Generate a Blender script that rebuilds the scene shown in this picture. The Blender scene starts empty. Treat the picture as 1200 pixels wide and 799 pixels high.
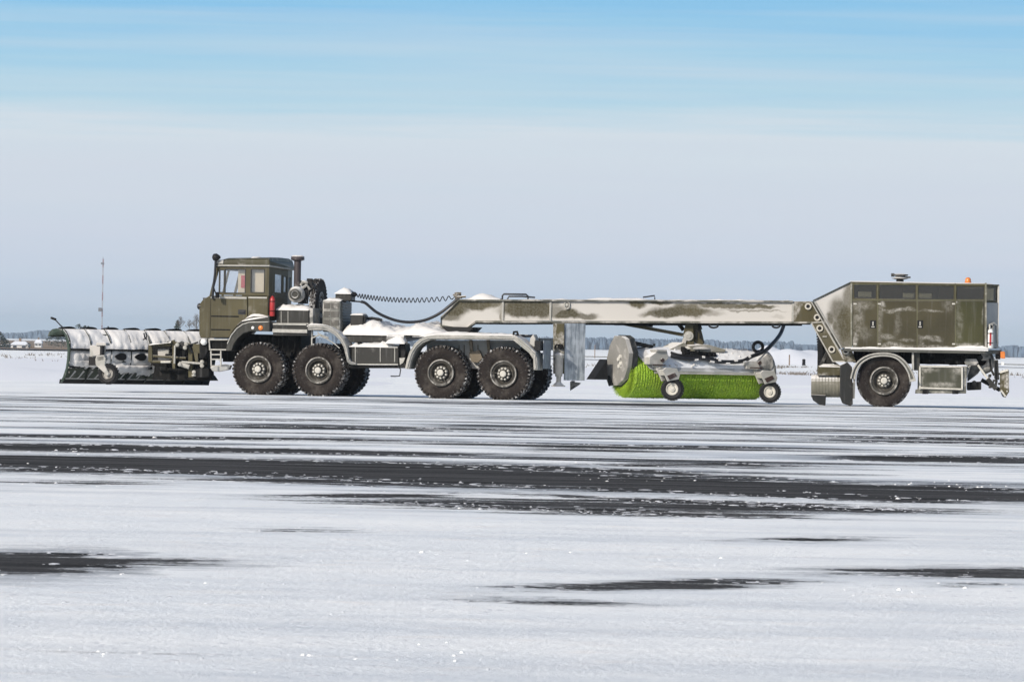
import bpy, bmesh, math, random
from mathutils import Vector, Matrix, noise
C = bpy.context.scene
COL = C.collection
rnd = random.Random(11)
R = math.radians

# ---------------------------------------------------------------- camera
F_PX = 7155.0                      # focal length in pixels of the 1200 px wide photograph
CAM_H = 1.31
ROLL = math.atan(0.0185)
PITCH = math.atan(6.6 / F_PX)
cam_d = bpy.data.cameras.new('camera'); cam = bpy.data.objects.new('camera', cam_d); COL.objects.link(cam)
cam_d.sensor_width = 36.0; cam_d.sensor_fit = 'HORIZONTAL'; cam_d.lens = F_PX / 1200 * 36.0
cam_d.clip_start = 0.5; cam_d.clip_end = 40000
M_CAM = Matrix.Translation((0, 0, CAM_H)) @ Matrix.Rotation(R(90) + PITCH, 4, 'X') @ Matrix.Rotation(ROLL, 4, 'Z')
cam.matrix_world = M_CAM
cam_d.dof.use_dof = True; cam_d.dof.focus_distance = 150.0; cam_d.dof.aperture_fstop = 32.0
C.camera = cam
C.render.resolution_x = 1024; C.render.resolution_y = 681
C.view_settings.view_transform = 'Standard'; C.view_settings.look = 'None'
C.view_settings.exposure = 0.19; C.view_settings.gamma = 1.0

# ---------------------------------------------------------------- sun and sky
SUN_AZ = 40.0      # light travels away from the camera and to the right by this angle
SUN_EL = 29.0
sd = bpy.data.lights.new('sun', 'SUN'); sun = bpy.data.objects.new('sun', sd); COL.objects.link(sun)
sd.energy = 3.3; sd.angle = R(0.6); sd.color = (1.0, 0.93, 0.83)
sun.location = (-40, -40, 60)
ldir = Vector((math.sin(R(SUN_AZ)) * math.cos(R(SUN_EL)), math.cos(R(SUN_AZ)) * math.cos(R(SUN_EL)), -math.sin(R(SUN_EL))))
sun.rotation_euler = ldir.to_track_quat('-Z', 'Y').to_euler()

W = bpy.data.worlds.new('World'); C.world = W; W.use_nodes = True
nt = W.node_tree; nt.nodes.clear()
def N(nt, t, **kw):
    n = nt.nodes.new(t)
    for k, v in kw.items(): setattr(n, k, v)
    return n
def L(nt, a, b): nt.links.new(a, b)
out = N(nt, 'ShaderNodeOutputWorld'); bg = N(nt, 'ShaderNodeBackground'); bg2 = N(nt, 'ShaderNodeBackground')
sky = N(nt, 'ShaderNodeTexSky', sky_type='NISHITA'); sky.sun_disc = False
sky.sun_elevation = R(SUN_EL); sky.sun_rotation = R(180 + SUN_AZ); sky.air_density = 1.0; sky.dust_density = 2.5; sky.ozone_density = 1.5
bg.inputs[1].default_value = 0.105
L(nt, sky.outputs[0], bg.inputs[0])
tc = N(nt, 'ShaderNodeTexCoord'); sep = N(nt, 'ShaderNodeSeparateXYZ'); L(nt, tc.outputs['Generated'], sep.inputs[0])
# thin stratus veil low over the horizon: colours by elevation, edges broken by stretched noise
mp = N(nt, 'ShaderNodeMapping'); mp.inputs['Scale'].default_value = (9, 9, 260); L(nt, tc.outputs['Generated'], mp.inputs[0])
nz = N(nt, 'ShaderNodeTexNoise'); nz.inputs['Scale'].default_value = 1.0; nz.inputs['Detail'].default_value = 6; nz.inputs['Roughness'].default_value = 0.6
L(nt, mp.outputs[0], nz.inputs[0])
def mth(nt, op, a, b=None, c=None, clamp=False):
    m = N(nt, 'ShaderNodeMath', operation=op); m.use_clamp = clamp
    for i, v in enumerate((a, b, c)):
        if v is None: continue
        if isinstance(v, (int, float)): m.inputs[i].default_value = v
        else: L(nt, v, m.inputs[i])
    return m.outputs[0]
el = mth(nt, 'ADD', sep.outputs[2], mth(nt, 'MULTIPLY', mth(nt, 'SUBTRACT', nz.outputs[0], 0.5), 0.016))
t = mth(nt, 'DIVIDE', el, 0.1, clamp=True)
ramp = N(nt, 'ShaderNodeValToRGB'); L(nt, t, ramp.inputs[0])
cr = ramp.color_ramp
def srgb(r, g, b):
    f = lambda c: (c / 255 / 12.92) if c / 255 <= 0.04045 else ((c / 255 + 0.055) / 1.055) ** 2.4
    return (f(r), f(g), f(b), 1)
stops = [(0.0, (187, 208, 228)), (0.06, (197, 212, 230)), (0.16, (207, 216, 230)), (0.27, (210, 219, 230)), (0.345, (212, 223, 232)),
         (0.40, (184, 215, 231)), (0.47, (166, 208, 232)), (0.57, (140, 196, 233)), (1.0, (124, 180, 225))]
cr.elements[0].position = stops[0][0]; cr.elements[0].color = srgb(*stops[0][1])
cr.elements[1].position = stops[-1][0]; cr.elements[1].color = srgb(*stops[-1][1])
for p, c in stops[1:-1]:
    e = cr.elements.new(p); e.color = srgb(*c)
# faint second layer of streaks in the blue
mp2 = N(nt, 'ShaderNodeMapping'); mp2.inputs['Scale'].default_value = (5, 5, 190); mp2.inputs['Location'].default_value = (3, 1, 0.4); L(nt, tc.outputs['Generated'], mp2.inputs[0])
nz2 = N(nt, 'ShaderNodeTexNoise'); nz2.inputs['Scale'].default_value = 1.5; nz2.inputs['Detail'].default_value = 7; L(nt, mp2.outputs[0], nz2.inputs[0])
st = N(nt, 'ShaderNodeMapRange'); st.inputs[1].default_value = 0.46; st.inputs[2].default_value = 0.8; st.inputs[4].default_value = 0.55; L(nt, nz2.outputs[0], st.inputs[0])
mx = N(nt, 'ShaderNodeMix', data_type='RGBA'); L(nt, st.outputs[0], mx.inputs[0]); L(nt, ramp.outputs[0], mx.inputs[6]); mx.inputs[7].default_value = srgb(205, 218, 230)
L(nt, mx.outputs[2], bg2.inputs[0]); bg2.inputs[1].default_value = 0.89
up = N(nt, 'ShaderNodeMapRange'); up.interpolation_type = 'SMOOTHSTEP'; up.inputs[1].default_value = 0.08; up.inputs[2].default_value = 0.3; L(nt, sep.outputs[2], up.inputs[0])
ms = N(nt, 'ShaderNodeMixShader'); L(nt, up.outputs[0], ms.inputs[0]); L(nt, bg2.outputs[0], ms.inputs[1]); L(nt, bg.outputs[0], ms.inputs[2]); L(nt, ms.outputs[0], out.inputs[0])

# ---------------------------------------------------------------- photograph pixel -> place
def ray(px, py):
    d = Vector(((px - 600.0) / F_PX, -(py - 399.5) / F_PX, -1.0))
    return (M_CAM.to_3x3() @ d).normalized()
CAM = Vector((0, 0, CAM_H))
def ground_pt(px, py, z=0.0):
    d = ray(px, py); return CAM + d * ((z - CAM_H) / d.z)
def at_depth(px, py, Y):
    d = ray(px, py); return CAM + d * (Y / d.y)
def horizon(px): return 406.1 + 0.0185 * (px - 600)

class Frame:
    """local axes: u along the vehicle towards its tail, v away from the near side, z up"""
    def __init__(s, origin, yaw):
        s.o = Vector(origin); s.yaw = yaw; a = R(yaw)
        s.u = Vector((math.cos(a), -math.sin(a), 0)); s.v = Vector((math.sin(a), math.cos(a), 0))
        s.rotz = -a
    def P(s, px, py, v):
        d = ray(px, py); k = (v - (CAM - s.o).dot(s.v)) / d.dot(s.v)
        p = CAM + d * k - s.o
        return p.dot(s.u), p.z
    def W(s, px, py, v):
        u, z = s.P(px, py, v); return Vector((u, v, z))
    def world(s, u, v, z): return s.o + s.u * u + s.v * v + Vector((0, 0, z))

# ---------------------------------------------------------------- objects
def tagged(o, label=None, cat=None, group=None, kind=None):
    if label: o['label'] = label
    if cat: o['category'] = cat
    if group: o['group'] = group
    if kind: o['kind'] = kind
    return o
OFF = {}
def thing(name, label, cat, fr, loc=(0, 0, 0), group=None):
    o = bpy.data.objects.new(name, None); COL.objects.link(o)
    o.location = fr.world(*loc); o.rotation_euler = (0, 0, fr.rotz); o.empty_display_size = 0.3
    OFF[o.name] = Vector(loc)
    return tagged(o, label, cat, group)
def part_empty(name, parent, loc=(0, 0, 0), rot=(0, 0, 0)):
    o = bpy.data.objects.new(name, None); COL.objects.link(o); o.parent = parent
    o.location = Vector(loc) - OFF.get(parent.name, Vector()); o.rotation_euler = rot
    OFF[o.name] = Vector(loc)
    return o

class MB:
    def __init__(s): s.bm = bmesh.new()
    def quadloft(s, rings, close=True, caps=True):
        rows = [[s.bm.verts.new(p) for p in r] for r in rings]
        n = len(rows[0])
        for a, b in zip(rows, rows[1:]):
            for i in range(n if close else n - 1):
                j = (i + 1) % n
                s.bm.faces.new((a[i], a[j], b[j], b[i]))
        if caps and close:
            s.bm.faces.new(rows[0][::-1]); s.bm.faces.new(rows[-1])
        return s
    def prism(s, poly, v0, v1):                       # poly of local (u, z), extruded from v0 to v1
        return s.quadloft([[(u, v0, z) for u, z in poly], [(u, v1, z) for u, z in poly]])
    def box(s, a, b):
        (x0, y0, z0), (x1, y1, z1) = a, b
        return s.quadloft([[(x0, y0, z0), (x1, y0, z0), (x1, y1, z0), (x0, y1, z0)], [(x0, y0, z1), (x1, y0, z1), (x1, y1, z1), (x0, y1, z1)]])
    def obox(s, o, ax, ay, az):                       # oriented box from corner o along three vectors
        o, ax, ay, az = map(Vector, (o, ax, ay, az))
        return s.quadloft([[o, o + ax, o + ax + ay, o + ay], [o + az, o + ax + az, o + ax + ay + az, o + ay + az]])
    def tube(s, pts, r, n=8, caps=True):
        pts = [Vector(p) for p in pts]; rs = r if isinstance(r, (list, tuple)) else [r] * len(pts)
        rings = []; ref = None
        for i, p in enumerate(pts):
            t = (pts[min(i + 1, len(pts) - 1)] - pts[max(i - 1, 0)]).normalized()
            if ref is None: ref = Vector((0, 0, 1)) if abs(t.z) < 0.9 else Vector((1, 0, 0))
            x = (ref - t * ref.dot(t)).normalized(); ref = x; y = t.cross(x)
            rings.append([p + (x * math.cos(2 * math.pi * k / n) + y * math.sin(2 * math.pi * k / n)) * rs[i] for k in range(n)])
        return s.quadloft(rings, True, caps)
    def lathe(s, c, axis, prof, n=32, caps=True):     # prof: (distance along axis, radius)
        c = Vector(c); a = Vector(axis).normalized()
        ref = Vector((0, 0, 1)) if abs(a.z) < 0.9 else Vector((1, 0, 0))
        x = (ref - a * ref.dot(a)).normalized(); y = a.cross(x)
        return s.quadloft([[c + a * d + (x * math.cos(2 * math.pi * k / n) + y * math.sin(2 * math.pi * k / n)) * max(r, 1e-4) for k in range(n)] for d, r in prof], True, caps)
    def bar(s, a, b, w, h, up=(0, 0, 1)):             # rectangular bar between two points
        a, b = Vector(a), Vector(b); t = (b - a).normalized(); up = Vector(up)
        if abs(t.dot(up)) > .95: up = Vector((1, 0, 0))
        y = t.cross(up).normalized(); z = y.cross(t)
        rr = [(-w / 2, -h / 2), (w / 2, -h / 2), (w / 2, h / 2), (-w / 2, h / 2)]
        return s.quadloft([[p + y * i + z * j for i, j in rr] for p in (a, b)])
    def sheet(s, rows):
        g = [[s.bm.verts.new(p) for p in r] for r in rows]
        for a, b in zip(g, g[1:]):
            for i in range(len(a) - 1): s.bm.faces.new((a[i], a[i + 1], b[i + 1], b[i]))
        return s
    def build(s, name, mat, parent=None, smooth=False, bevel=0.0, label=None, split=False):
        if split:                                     # one object per loose piece
            bm = s.bm; bm.verts.index_update(); left = set(bm.verts); res = []
            while left:
                st = [left.pop()]; isl = set(st)
                while st:
                    v = st.pop()
                    for e in v.link_edges:
                        w = e.other_vert(v)
                        if w in left: left.discard(w); isl.add(w); st.append(w)
                isl_l = sorted(isl, key=lambda v: v.index); m2 = MB(); mp_ = {v: m2.bm.verts.new(v.co) for v in isl_l}
                for f in sorted({f for v in isl_l for f in v.link_faces}, key=lambda f: tuple(v.index for v in f.verts)): m2.bm.faces.new([mp_[v] for v in f.verts])
                res.append(m2.build(name, mat, parent, smooth, bevel, label))
            bm.free(); return res[0]
        off = OFF.get(parent.name, Vector()) if parent else Vector()
        if off.length: bmesh.ops.translate(s.bm, verts=s.bm.verts, vec=-off)
        bmesh.ops.recalc_face_normals(s.bm, faces=s.bm.faces)
        me = bpy.data.meshes.new(name); s.bm.to_mesh(me); s.bm.free()
        me.materials.append(mat)
        if smooth:
            for p in me.polygons: p.use_smooth = True
            try: me.set_sharp_from_angle(angle=R(smooth if smooth > 1 else 40))
            except Exception: pass
        o = bpy.data.objects.new(name, me); COL.objects.link(o)
        if parent: o.parent = parent; OFF[o.name] = off
        if bevel:
            m = o.modifiers.new('bevel', 'BEVEL'); m.width = bevel; m.segments = 2; m.limit_method = 'ANGLE'; m.angle_limit = R(35)
        if label: o['label'] = label
        return o
def holed_wall(mb, to3, xs, ys, holes, t):
    """flat wall made of cells; to3(x, y) -> point on the outer face; t thickness vector; holes are (x0,x1,y0,y1)"""
    X = sorted(set(xs + [h[0] for h in holes] + [h[1] for h in holes])); Y = sorted(set(ys + [h[2] for h in holes] + [h[3] for h in holes]))
    t = Vector(t)
    for a, b in zip(X, X[1:]):
        for c, d in zip(Y, Y[1:]):
            m, k = (a + b) / 2, (c + d) / 2
            if any(h[0] < m < h[1] and h[2] < k < h[3] for h in holes): continue
            q = [to3(a, c), to3(b, c), to3(b, d), to3(a, d)]
            mb.quadloft([q, [Vector(p) + t for p in q]])
    bmesh.ops.remove_doubles(mb.bm, verts=mb.bm.verts, dist=0.0005)
    seen = {}
    for f in list(mb.bm.faces):
        seen.setdefault(frozenset(v.index for v in f.verts) if False else tuple(sorted(round(x, 4) for x in f.calc_center_median())) , []).append(f)
    kill = [f for fs in seen.values() if len(fs) > 1 for f in fs]
    bmesh.ops.delete(mb.bm, geom=kill, context='FACES_ONLY')
def snow_heap(pts, v0, v1, name, parent, depthn=7, bump=0.03, seed=0.0, mat=None, floor=None, edge=0.12):
    """snow lying on something: ridge profile pts (u, z) over a base line, rounded towards both v edges"""
    us = [p[0] for p in pts]; mb = MB(); nU = max(8, int((us[-1] - us[0]) / 0.05)); zb = floor
    def prof(u):
        for a, b in zip(pts, pts[1:]):
            if a[0] <= u <= b[0]: k = (u - a[0]) / max(1e-6, b[0] - a[0]); return a[1] + (b[1] - a[1]) * k
        return pts[-1][1]
    def base(u):
        if not isinstance(zb, (list, tuple)): return zb
        k = (u - us[0]) / (us[-1] - us[0]); return zb[0] + (zb[1] - zb[0]) * k
    rows = []
    for j in range(depthn + 1):
        q = j / depthn; v = v0 + (v1 - v0) * q; e = min(q, 1 - q) * abs(v1 - v0) / edge; w = math.sqrt(max(0, min(1, e)) * (2 - max(0, min(1, e))))
        row = []
        for i in range(nU + 1):
            u = us[0] + (us[-1] - us[0]) * i / nU; b = base(u); h = prof(u) - b
            n = noise.noise(Vector((u * 3.1 + seed, v * 3.1, seed * 1.7))) + 0.6 * noise.noise(Vector((u * 8 + seed, v * 8, seed))) + 0.35 * noise.noise(Vector((u * 19 + seed, v * 19, seed)))
            row.append((u, v + bump * n * (0.6 if j in (0, depthn) else 0), b + max(0.0, h * w * (1 + 0.25 * n) + bump * n * w)))
        rows.append(row)
    mb.sheet(rows)
    rim = [[(x, y, base(x) - 0.012) for x, y, z in rows[0]], rows[0]]; mb.sheet(rim); mb.sheet([rows[-1], [(x, y, base(x) - 0.012) for x, y, z in rows[-1]]])
    bmesh.ops.remove_doubles(mb.bm, verts=mb.bm.verts, dist=0.0004)
    return mb.build(name, mat or SNOW, parent, smooth=80)

# ---------------------------------------------------------------- materials
def new_mat(name):
    m = bpy.data.materials.new(name); m.use_nodes = True; m.node_tree.nodes.clear()
    nt = m.node_tree; o = N(nt, 'ShaderNodeOutputMaterial'); b = N(nt, 'ShaderNodeBsdfPrincipled'); L(nt, b.outputs[0], o.inputs[0])
    return m, nt, b
def noise_n(nt, co, scale, detail=4, rough=0.55, dist=0.0):
    n = N(nt, 'ShaderNodeTexNoise'); n.inputs['Scale'].default_value = scale; n.inputs['Detail'].default_value = detail
    n.inputs['Roughness'].default_value = rough; n.inputs['Distortion'].default_value = dist
    if co is not None: L(nt, co, n.inputs['Vector'])
    return n
def maprange(nt, v, a, b, c=0.0, d=1.0, smooth=True):
    m = N(nt, 'ShaderNodeMapRange'); m.interpolation_type = 'SMOOTHSTEP' if smooth else 'LINEAR'
    L(nt, v, m.inputs[0]); m.inputs[1].default_value = a; m.inputs[2].default_value = b; m.inputs[3].default_value = c; m.inputs[4].default_value = d
    return m.outputs[0]
def mixc(nt, f, a, b):
    m = N(nt, 'ShaderNodeMix', data_type='RGBA')
    for i, v in ((0, f), (6, a), (7, b)):
        if isinstance(v, (int, float)): m.inputs[i].default_value = v
        elif isinstance(v, tuple): m.inputs[i].default_value = v if len(v) == 4 else (*v, 1)
        else: L(nt, v, m.inputs[i])
    return m.outputs[2]
def bump(nt, b, h, strength=0.3, dist=0.02):
    n = N(nt, 'ShaderNodeBump'); n.inputs['Strength'].default_value = strength; n.inputs['Distance'].default_value = dist; L(nt, h, n.inputs['Height']); L(nt, n.outputs[0], b.inputs['Normal'])
SNOWC = (0.66, 0.645, 0.625)
def snow_mat(name='snow_on_vehicle', c=SNOWC, dirt=0.12):
    m, nt, b = new_mat(name); g = N(nt, 'ShaderNodeNewGeometry')
    n = noise_n(nt, g.outputs['Position'], 5, 6, 0.65); n2 = noise_n(nt, g.outputs['Position'], 26, 3)
    col = mixc(nt, mth(nt, 'MULTIPLY', maprange(nt, n.outputs[0], 0.5, 0.85), dirt * 3), c, (0.5, 0.48, 0.44))
    L(nt, col, b.inputs['Base Color']); b.inputs['Roughness'].default_value = 0.75
    bump(nt, b, mth(nt, 'ADD', n.outputs[0], mth(nt, 'MULTIPLY', n2.outputs[0], 0.2)), 0.28, 0.05)
    return m
SNOW = snow_mat()
def painted(name, base, rough=0.45, top=True, frost=0.45, fs=3.0, metal=0.0, blobs=None, invert=False, off=(0, 0, 0), sharp=0.25, warp=0.16, grime=0.5, lines=None, dust=(0.43, 0.41, 0.38), veil=0.0):
    """paint with road grime, wind-blown snow in patches (blobs: (u, z, ru, rz, gain) in object space) and snow lying on upward faces"""
    m, nt, b = new_mat(name)
    tc = N(nt, 'ShaderNodeTexCoord'); g = N(nt, 'ShaderNodeNewGeometry'); co = tc.outputs['Object']
    sep = N(nt, 'ShaderNodeSeparateXYZ')
    nz = noise_n(nt, co, fs, 7, 0.62, 0.3); fine = noise_n(nt, co, 22, 5, 0.7); big = noise_n(nt, co, 0.9, 4, 0.6)
    base_v = mixc(nt, maprange(nt, big.outputs[0], 0.3, 0.75), tuple(x * 0.78 for x in base), tuple(min(1, x * 1.2) for x in base))
    base_v = mixc(nt, mth(nt, 'MULTIPLY', maprange(nt, fine.outputs[0], 0.5, 0.8), grime), base_v, tuple(0.55 * x + 0.03 for x in base))
    # faint vertical runs of dried meltwater
    mpr = N(nt, 'ShaderNodeMapping'); mpr.inputs['Scale'].default_value = (14, 14, 0.8); L(nt, co, mpr.inputs[0])
    run = noise_n(nt, mpr.outputs[0], 1.0, 4)
    base_v = mixc(nt, mth(nt, 'MULTIPLY', maprange(nt, run.outputs[0], 0.52, 0.75), 0.3), base_v, tuple(0.6 * x + 0.12 for x in base))
    if blobs:
        wv = N(nt, 'ShaderNodeVectorMath', operation='SCALE'); wn = noise_n(nt, co, 2.2, 5, 0.6)
        sub = N(nt, 'ShaderNodeVectorMath', operation='SUBTRACT'); L(nt, wn.outputs['Color'], sub.inputs[0]); sub.inputs[1].default_value = (.5, .5, .5)
        L(nt, sub.outputs[0], wv.inputs[0]); wv.inputs['Scale'].default_value = warp * 2
        ad = N(nt, 'ShaderNodeVectorMath', operation='ADD'); L(nt, co, ad.inputs[0]); L(nt, wv.outputs[0], ad.inputs[1]); L(nt, ad.outputs[0], sep.inputs[0])
        acc = None
        for (u, z, ru, rz, gain) in blobs:
            a = mth(nt, 'DIVIDE', mth(nt, 'SUBTRACT', sep.outputs[0], u - off[0]), ru); c = mth(nt, 'DIVIDE', mth(nt, 'SUBTRACT', sep.outputs[2], z - off[2]), rz)
            d = mth(nt, 'SQRT', mth(nt, 'ADD', mth(nt, 'MULTIPLY', a, a), mth(nt, 'MULTIPLY', c, c)))
            k = mth(nt, 'MULTIPLY', maprange(nt, d, 1 + sharp, 1 - sharp), gain)
            acc = k if acc is None else mth(nt, 'MAXIMUM', acc, k)
        speck = maprange(nt, fine.outputs[0], 0.38, 0.62)
        spk2 = maprange(nt, noise_n(nt, co, 9, 6, 0.75).outputs[0], 0.36, 0.60)
        if invert: acc = mth(nt, 'SUBTRACT', 1.0, mth(nt, 'MULTIPLY', acc, mth(nt, 'ADD', 1.0, mth(nt, 'MULTIPLY', speck, -0.1)), clamp=True))
        else: acc = mth(nt, 'MULTIPLY', acc, mth(nt, 'MULTIPLY', mth(nt, 'ADD', 0.12, mth(nt, 'MULTIPLY', spk2, 0.88)), mth(nt, 'ADD', 0.6, mth(nt, 'MULTIPLY', speck, 0.4))), clamp=True)
    else:
        acc = mth(nt, 'MULTIPLY', maprange(nt, nz.outputs[0], 0.62 - 0.2 * frost, 0.80 - 0.2 * frost), frost)
    if veil: acc = mth(nt, 'MAXIMUM', acc, mth(nt, 'MULTIPLY', fine.outputs[0], veil))
    col = mixc(nt, acc, base_v, dust)
    white = acc
    if top:
        sn = N(nt, 'ShaderNodeSeparateXYZ'); L(nt, g.outputs['True Normal'], sn.inputs[0])
        tt = mth(nt, 'MULTIPLY', maprange(nt, sn.outputs[2], 0.35, 0.75), maprange(nt, nz.outputs[0], 0.32, 0.42))
        col = mixc(nt, tt, col, SNOWC); white = mth(nt, 'MAXIMUM', acc, tt)
    L(nt, col, b.inputs['Base Color'])
    L(nt, mth(nt, 'ADD', rough, mth(nt, 'MULTIPLY', white, 0.8 - rough), clamp=True), b.inputs['Roughness'])
    b.inputs['Specular IOR Level'].default_value = 0.3 if rough < .6 else 0.12
    if metal: L(nt, mth(nt, 'MULTIPLY', mth(nt, 'SUBTRACT', 1.0, white), metal), b.inputs['Metallic'])
    bump(nt, b, mth(nt, 'ADD', white, mth(nt, 'MULTIPLY', fine.outputs[0], 0.15)), 0.25, 0.012)
    return m
OLIVE_C = (0.068, 0.058, 0.027)
DARKG = (0.045, 0.045, 0.043)
OLIVE = painted('olive_paint', OLIVE_C, frost=0.25)
OLIVE_F = painted('olive_paint_frosted', OLIVE_C, frost=0.75)
DARK = painted('dark_chassis', (0.009, 0.009, 0.009), frost=0.10, rough=0.75, top=False, grime=.2)
GREY = painted('dark_grey_box', (0.024, 0.023, 0.020), frost=0.22, rough=0.5)
FENDER = painted('grey_fender', (0.034, 0.033, 0.027), frost=0.16)
FROSTED = painted('frosted_steel', (0.16, 0.16, 0.15), frost=1.0, fs=4)
STEEL = painted('bare_steel', (0.35, 0.35, 0.34), frost=0.4, rough=0.4, metal=0.6)
WHITEP = painted('snow_caked_paint', (0.30, 0.30, 0.27), frost=1.0, fs=2.4, veil=0.75)
def plain(name, c, rough=0.5, metal=0.0, nscale=18, var=0.35, em=None):
    m, nt, b = new_mat(name); tc = N(nt, 'ShaderNodeTexCoord'); n = noise_n(nt, tc.outputs['Object'], nscale, 5, 0.65)
    L(nt, mixc(nt, n.outputs[0], tuple(x * (1 - var) for x in c), tuple(min(1, x * (1 + var)) for x in c)), b.inputs['Base Color'])
    b.inputs['Roughness'].default_value = rough; b.inputs['Metallic'].default_value = metal; b.inputs['Specular IOR Level'].default_value = 0.3 if rough > .5 else 0.5
    bump(nt, b, n.outputs[0], 0.15, 0.01); return m
BLACK = plain('black_rubber', (0.007, 0.007, 0.008), 0.6)
HOSE = plain('black_hose', (0.012, 0.012, 0.014), 0.4)
RED = plain('red_enamel', (0.36, 0.025, 0.025), 0.35)
ORANGE = plain('orange_lens', (0.62, 0.19, 0.04), 0.25)
LAMPW = plain('clear_lamp_lens', (0.75, 0.75, 0.72), 0.15)
TRIM = plain('frosted_edge_trim', (0.36, 0.35, 0.32), 0.6, var=.5)
INTERIOR = plain('cab_interior', (0.10, 0.08, 0.05), 0.8)
CURTAIN = plain('tan_curtain', (0.50, 0.42, 0.30), 0.8, nscale=6, var=0.15)
RIM = painted('dusty_rim', (0.055, 0.05, 0.042), frost=0.4, fs=7, top=False)
RING = painted('frosted_ring', (0.10, 0.095, 0.085), frost=0.95, fs=6, top=False)
NUT = plain('frosted_nuts', (0.50, 0.48, 0.43), 0.6, var=.4)
def tyre_mat():
    m, nt, b = new_mat('tyre_rubber'); tc = N(nt, 'ShaderNodeTexCoord'); n = noise_n(nt, tc.outputs['Object'], 9, 6, 0.7); n2 = noise_n(nt, tc.outputs['Object'], 30, 3, 0.7)
    c = mixc(nt, n.outputs[0], (0.007, 0.006, 0.006), (0.034, 0.027, 0.024))
    c = mixc(nt, maprange(nt, n2.outputs[0], 0.62, 0.72, 0, 0.45), c, (0.35, 0.34, 0.33))
    sx_ = N(nt, 'ShaderNodeSeparateXYZ'); L(nt, tc.outputs['Object'], sx_.inputs[0])
    rad = mth(nt, 'SQRT', mth(nt, 'ADD', mth(nt, 'MULTIPLY', sx_.outputs[0], sx_.outputs[0]), mth(nt, 'MULTIPLY', sx_.outputs[2], sx_.outputs[2])))
    n3 = noise_n(nt, tc.outputs['Object'], 13, 5, 0.7); salt = noise_n(nt, tc.outputs['Object'], 3, 4, 0.6)
    c = mixc(nt, mth(nt, 'MULTIPLY', maprange(nt, salt.outputs[0], 0.45, 0.7), 0.30), c, (0.13, 0.115, 0.10))     # dried salt on the side wall
    c = mixc(nt, mth(nt, 'MULTIPLY', mth(nt, 'MULTIPLY', maprange(nt, rad, 0.60, 0.655), maprange(nt, n3.outputs[0], 0.50, 0.62)), 0.75), c, (0.6, 0.6, 0.6))   # snow packed in the tread
    L(nt, c, b.inputs['Base Color']); b.inputs['Roughness'].default_value = 0.8; b.inputs['Specular IOR Level'].default_value = 0.12; bump(nt, b, n2.outputs[0], 0.4, 0.01); return m
TYRE = tyre_mat()
def glass_mat(name, tint, mixf=0.55, veil=(0.7, 0.72, 0.74), ior=1.5):
    m = bpy.data.materials.new(name); m.use_nodes = True; nt = m.node_tree; nt.nodes.clear()
    o = N(nt, 'ShaderNodeOutputMaterial'); t = N(nt, 'ShaderNodeBsdfTransparent'); t.inputs[0].default_value = (*tint, 1)
    g = N(nt, 'ShaderNodeBsdfGlossy'); g.inputs['Roughness'].default_value = 0.03; d = N(nt, 'ShaderNodeBsdfDiffuse'); d.inputs[0].default_value = (*veil, 1)
    fr = N(nt, 'ShaderNodeValue'); fr.outputs[0].default_value = .02 if ior < 1.3 else .07
    tc = N(nt, 'ShaderNodeTexCoord'); n = noise_n(nt, tc.outputs['Object'], 6, 6, 0.7)
    a = N(nt, 'ShaderNodeMixShader'); L(nt, maprange(nt, n.outputs[0], 0.4, 0.8, mixf * 0.6, mixf), a.inputs[0]); L(nt, t.outputs[0], a.inputs[1]); L(nt, d.outputs[0], a.inputs[2])
    c = N(nt, 'ShaderNodeMixShader'); L(nt, fr.outputs[0], c.inputs[0]); L(nt, a.outputs[0], c.inputs[1]); L(nt, g.outputs[0], c.inputs[2]); L(nt, c.outputs[0], o.inputs[0]); return m
GLASS = glass_mat('cab_glass', (0.97, 0.98, 0.99), 0.06)
WGLASS = glass_mat('windscreen_glass', (0.98, 0.98, 0.99), 0.03, ior=1.12)
SKYGLASS = glass_mat('pale_sky_glass', (0.8, 0.86, 0.9), 0.6)  # pale diffuse veil stands for sky reflected in the rear panes
DARKGLASS = glass_mat('smoked_glass', (0.80, 0.76, 0.66), 0.30, veil=(.055, .046, .03))
# ================================================================ setting
def prof_z(d, x=None):
    if x is not None:
        k = 1 - min(1, max(0, (600 + x / max(d, 1) * F_PX - 180) / 200)); return prof_z(d) * k if d < 4500 else prof_z(d)
    P_ = [(-500, 0), (600, 0), (2500, -2.9), (3600, -.6), (5000, .15), (40000, .3)]
    for a, b in zip(P_, P_[1:]):
        if a[0] <= d <= b[0]: return a[1] + (b[1] - a[1]) * (d - a[0]) / (b[0] - a[0])
    return 0
def gseg(pa, pb, th, gain, soft=.5):
    """bare patch: axis between two photo points on the ground, th = half thickness in pixels"""
    A = ground_pt(*pa); Bq = ground_pt(*pb); c = (A + Bq) / 2; ax = (Bq - A); Lh = ax.length / 2; ax.normalize()
    d = c.y; k = d * d / (CAM_H * F_PX) * th; pr = Vector((-ax.y, ax.x, 0)); Wd = max(.05, k * abs(pr.y))
    return (c.x, c.y, ax.x, ax.y, Lh, Wd, gain, soft)
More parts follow.
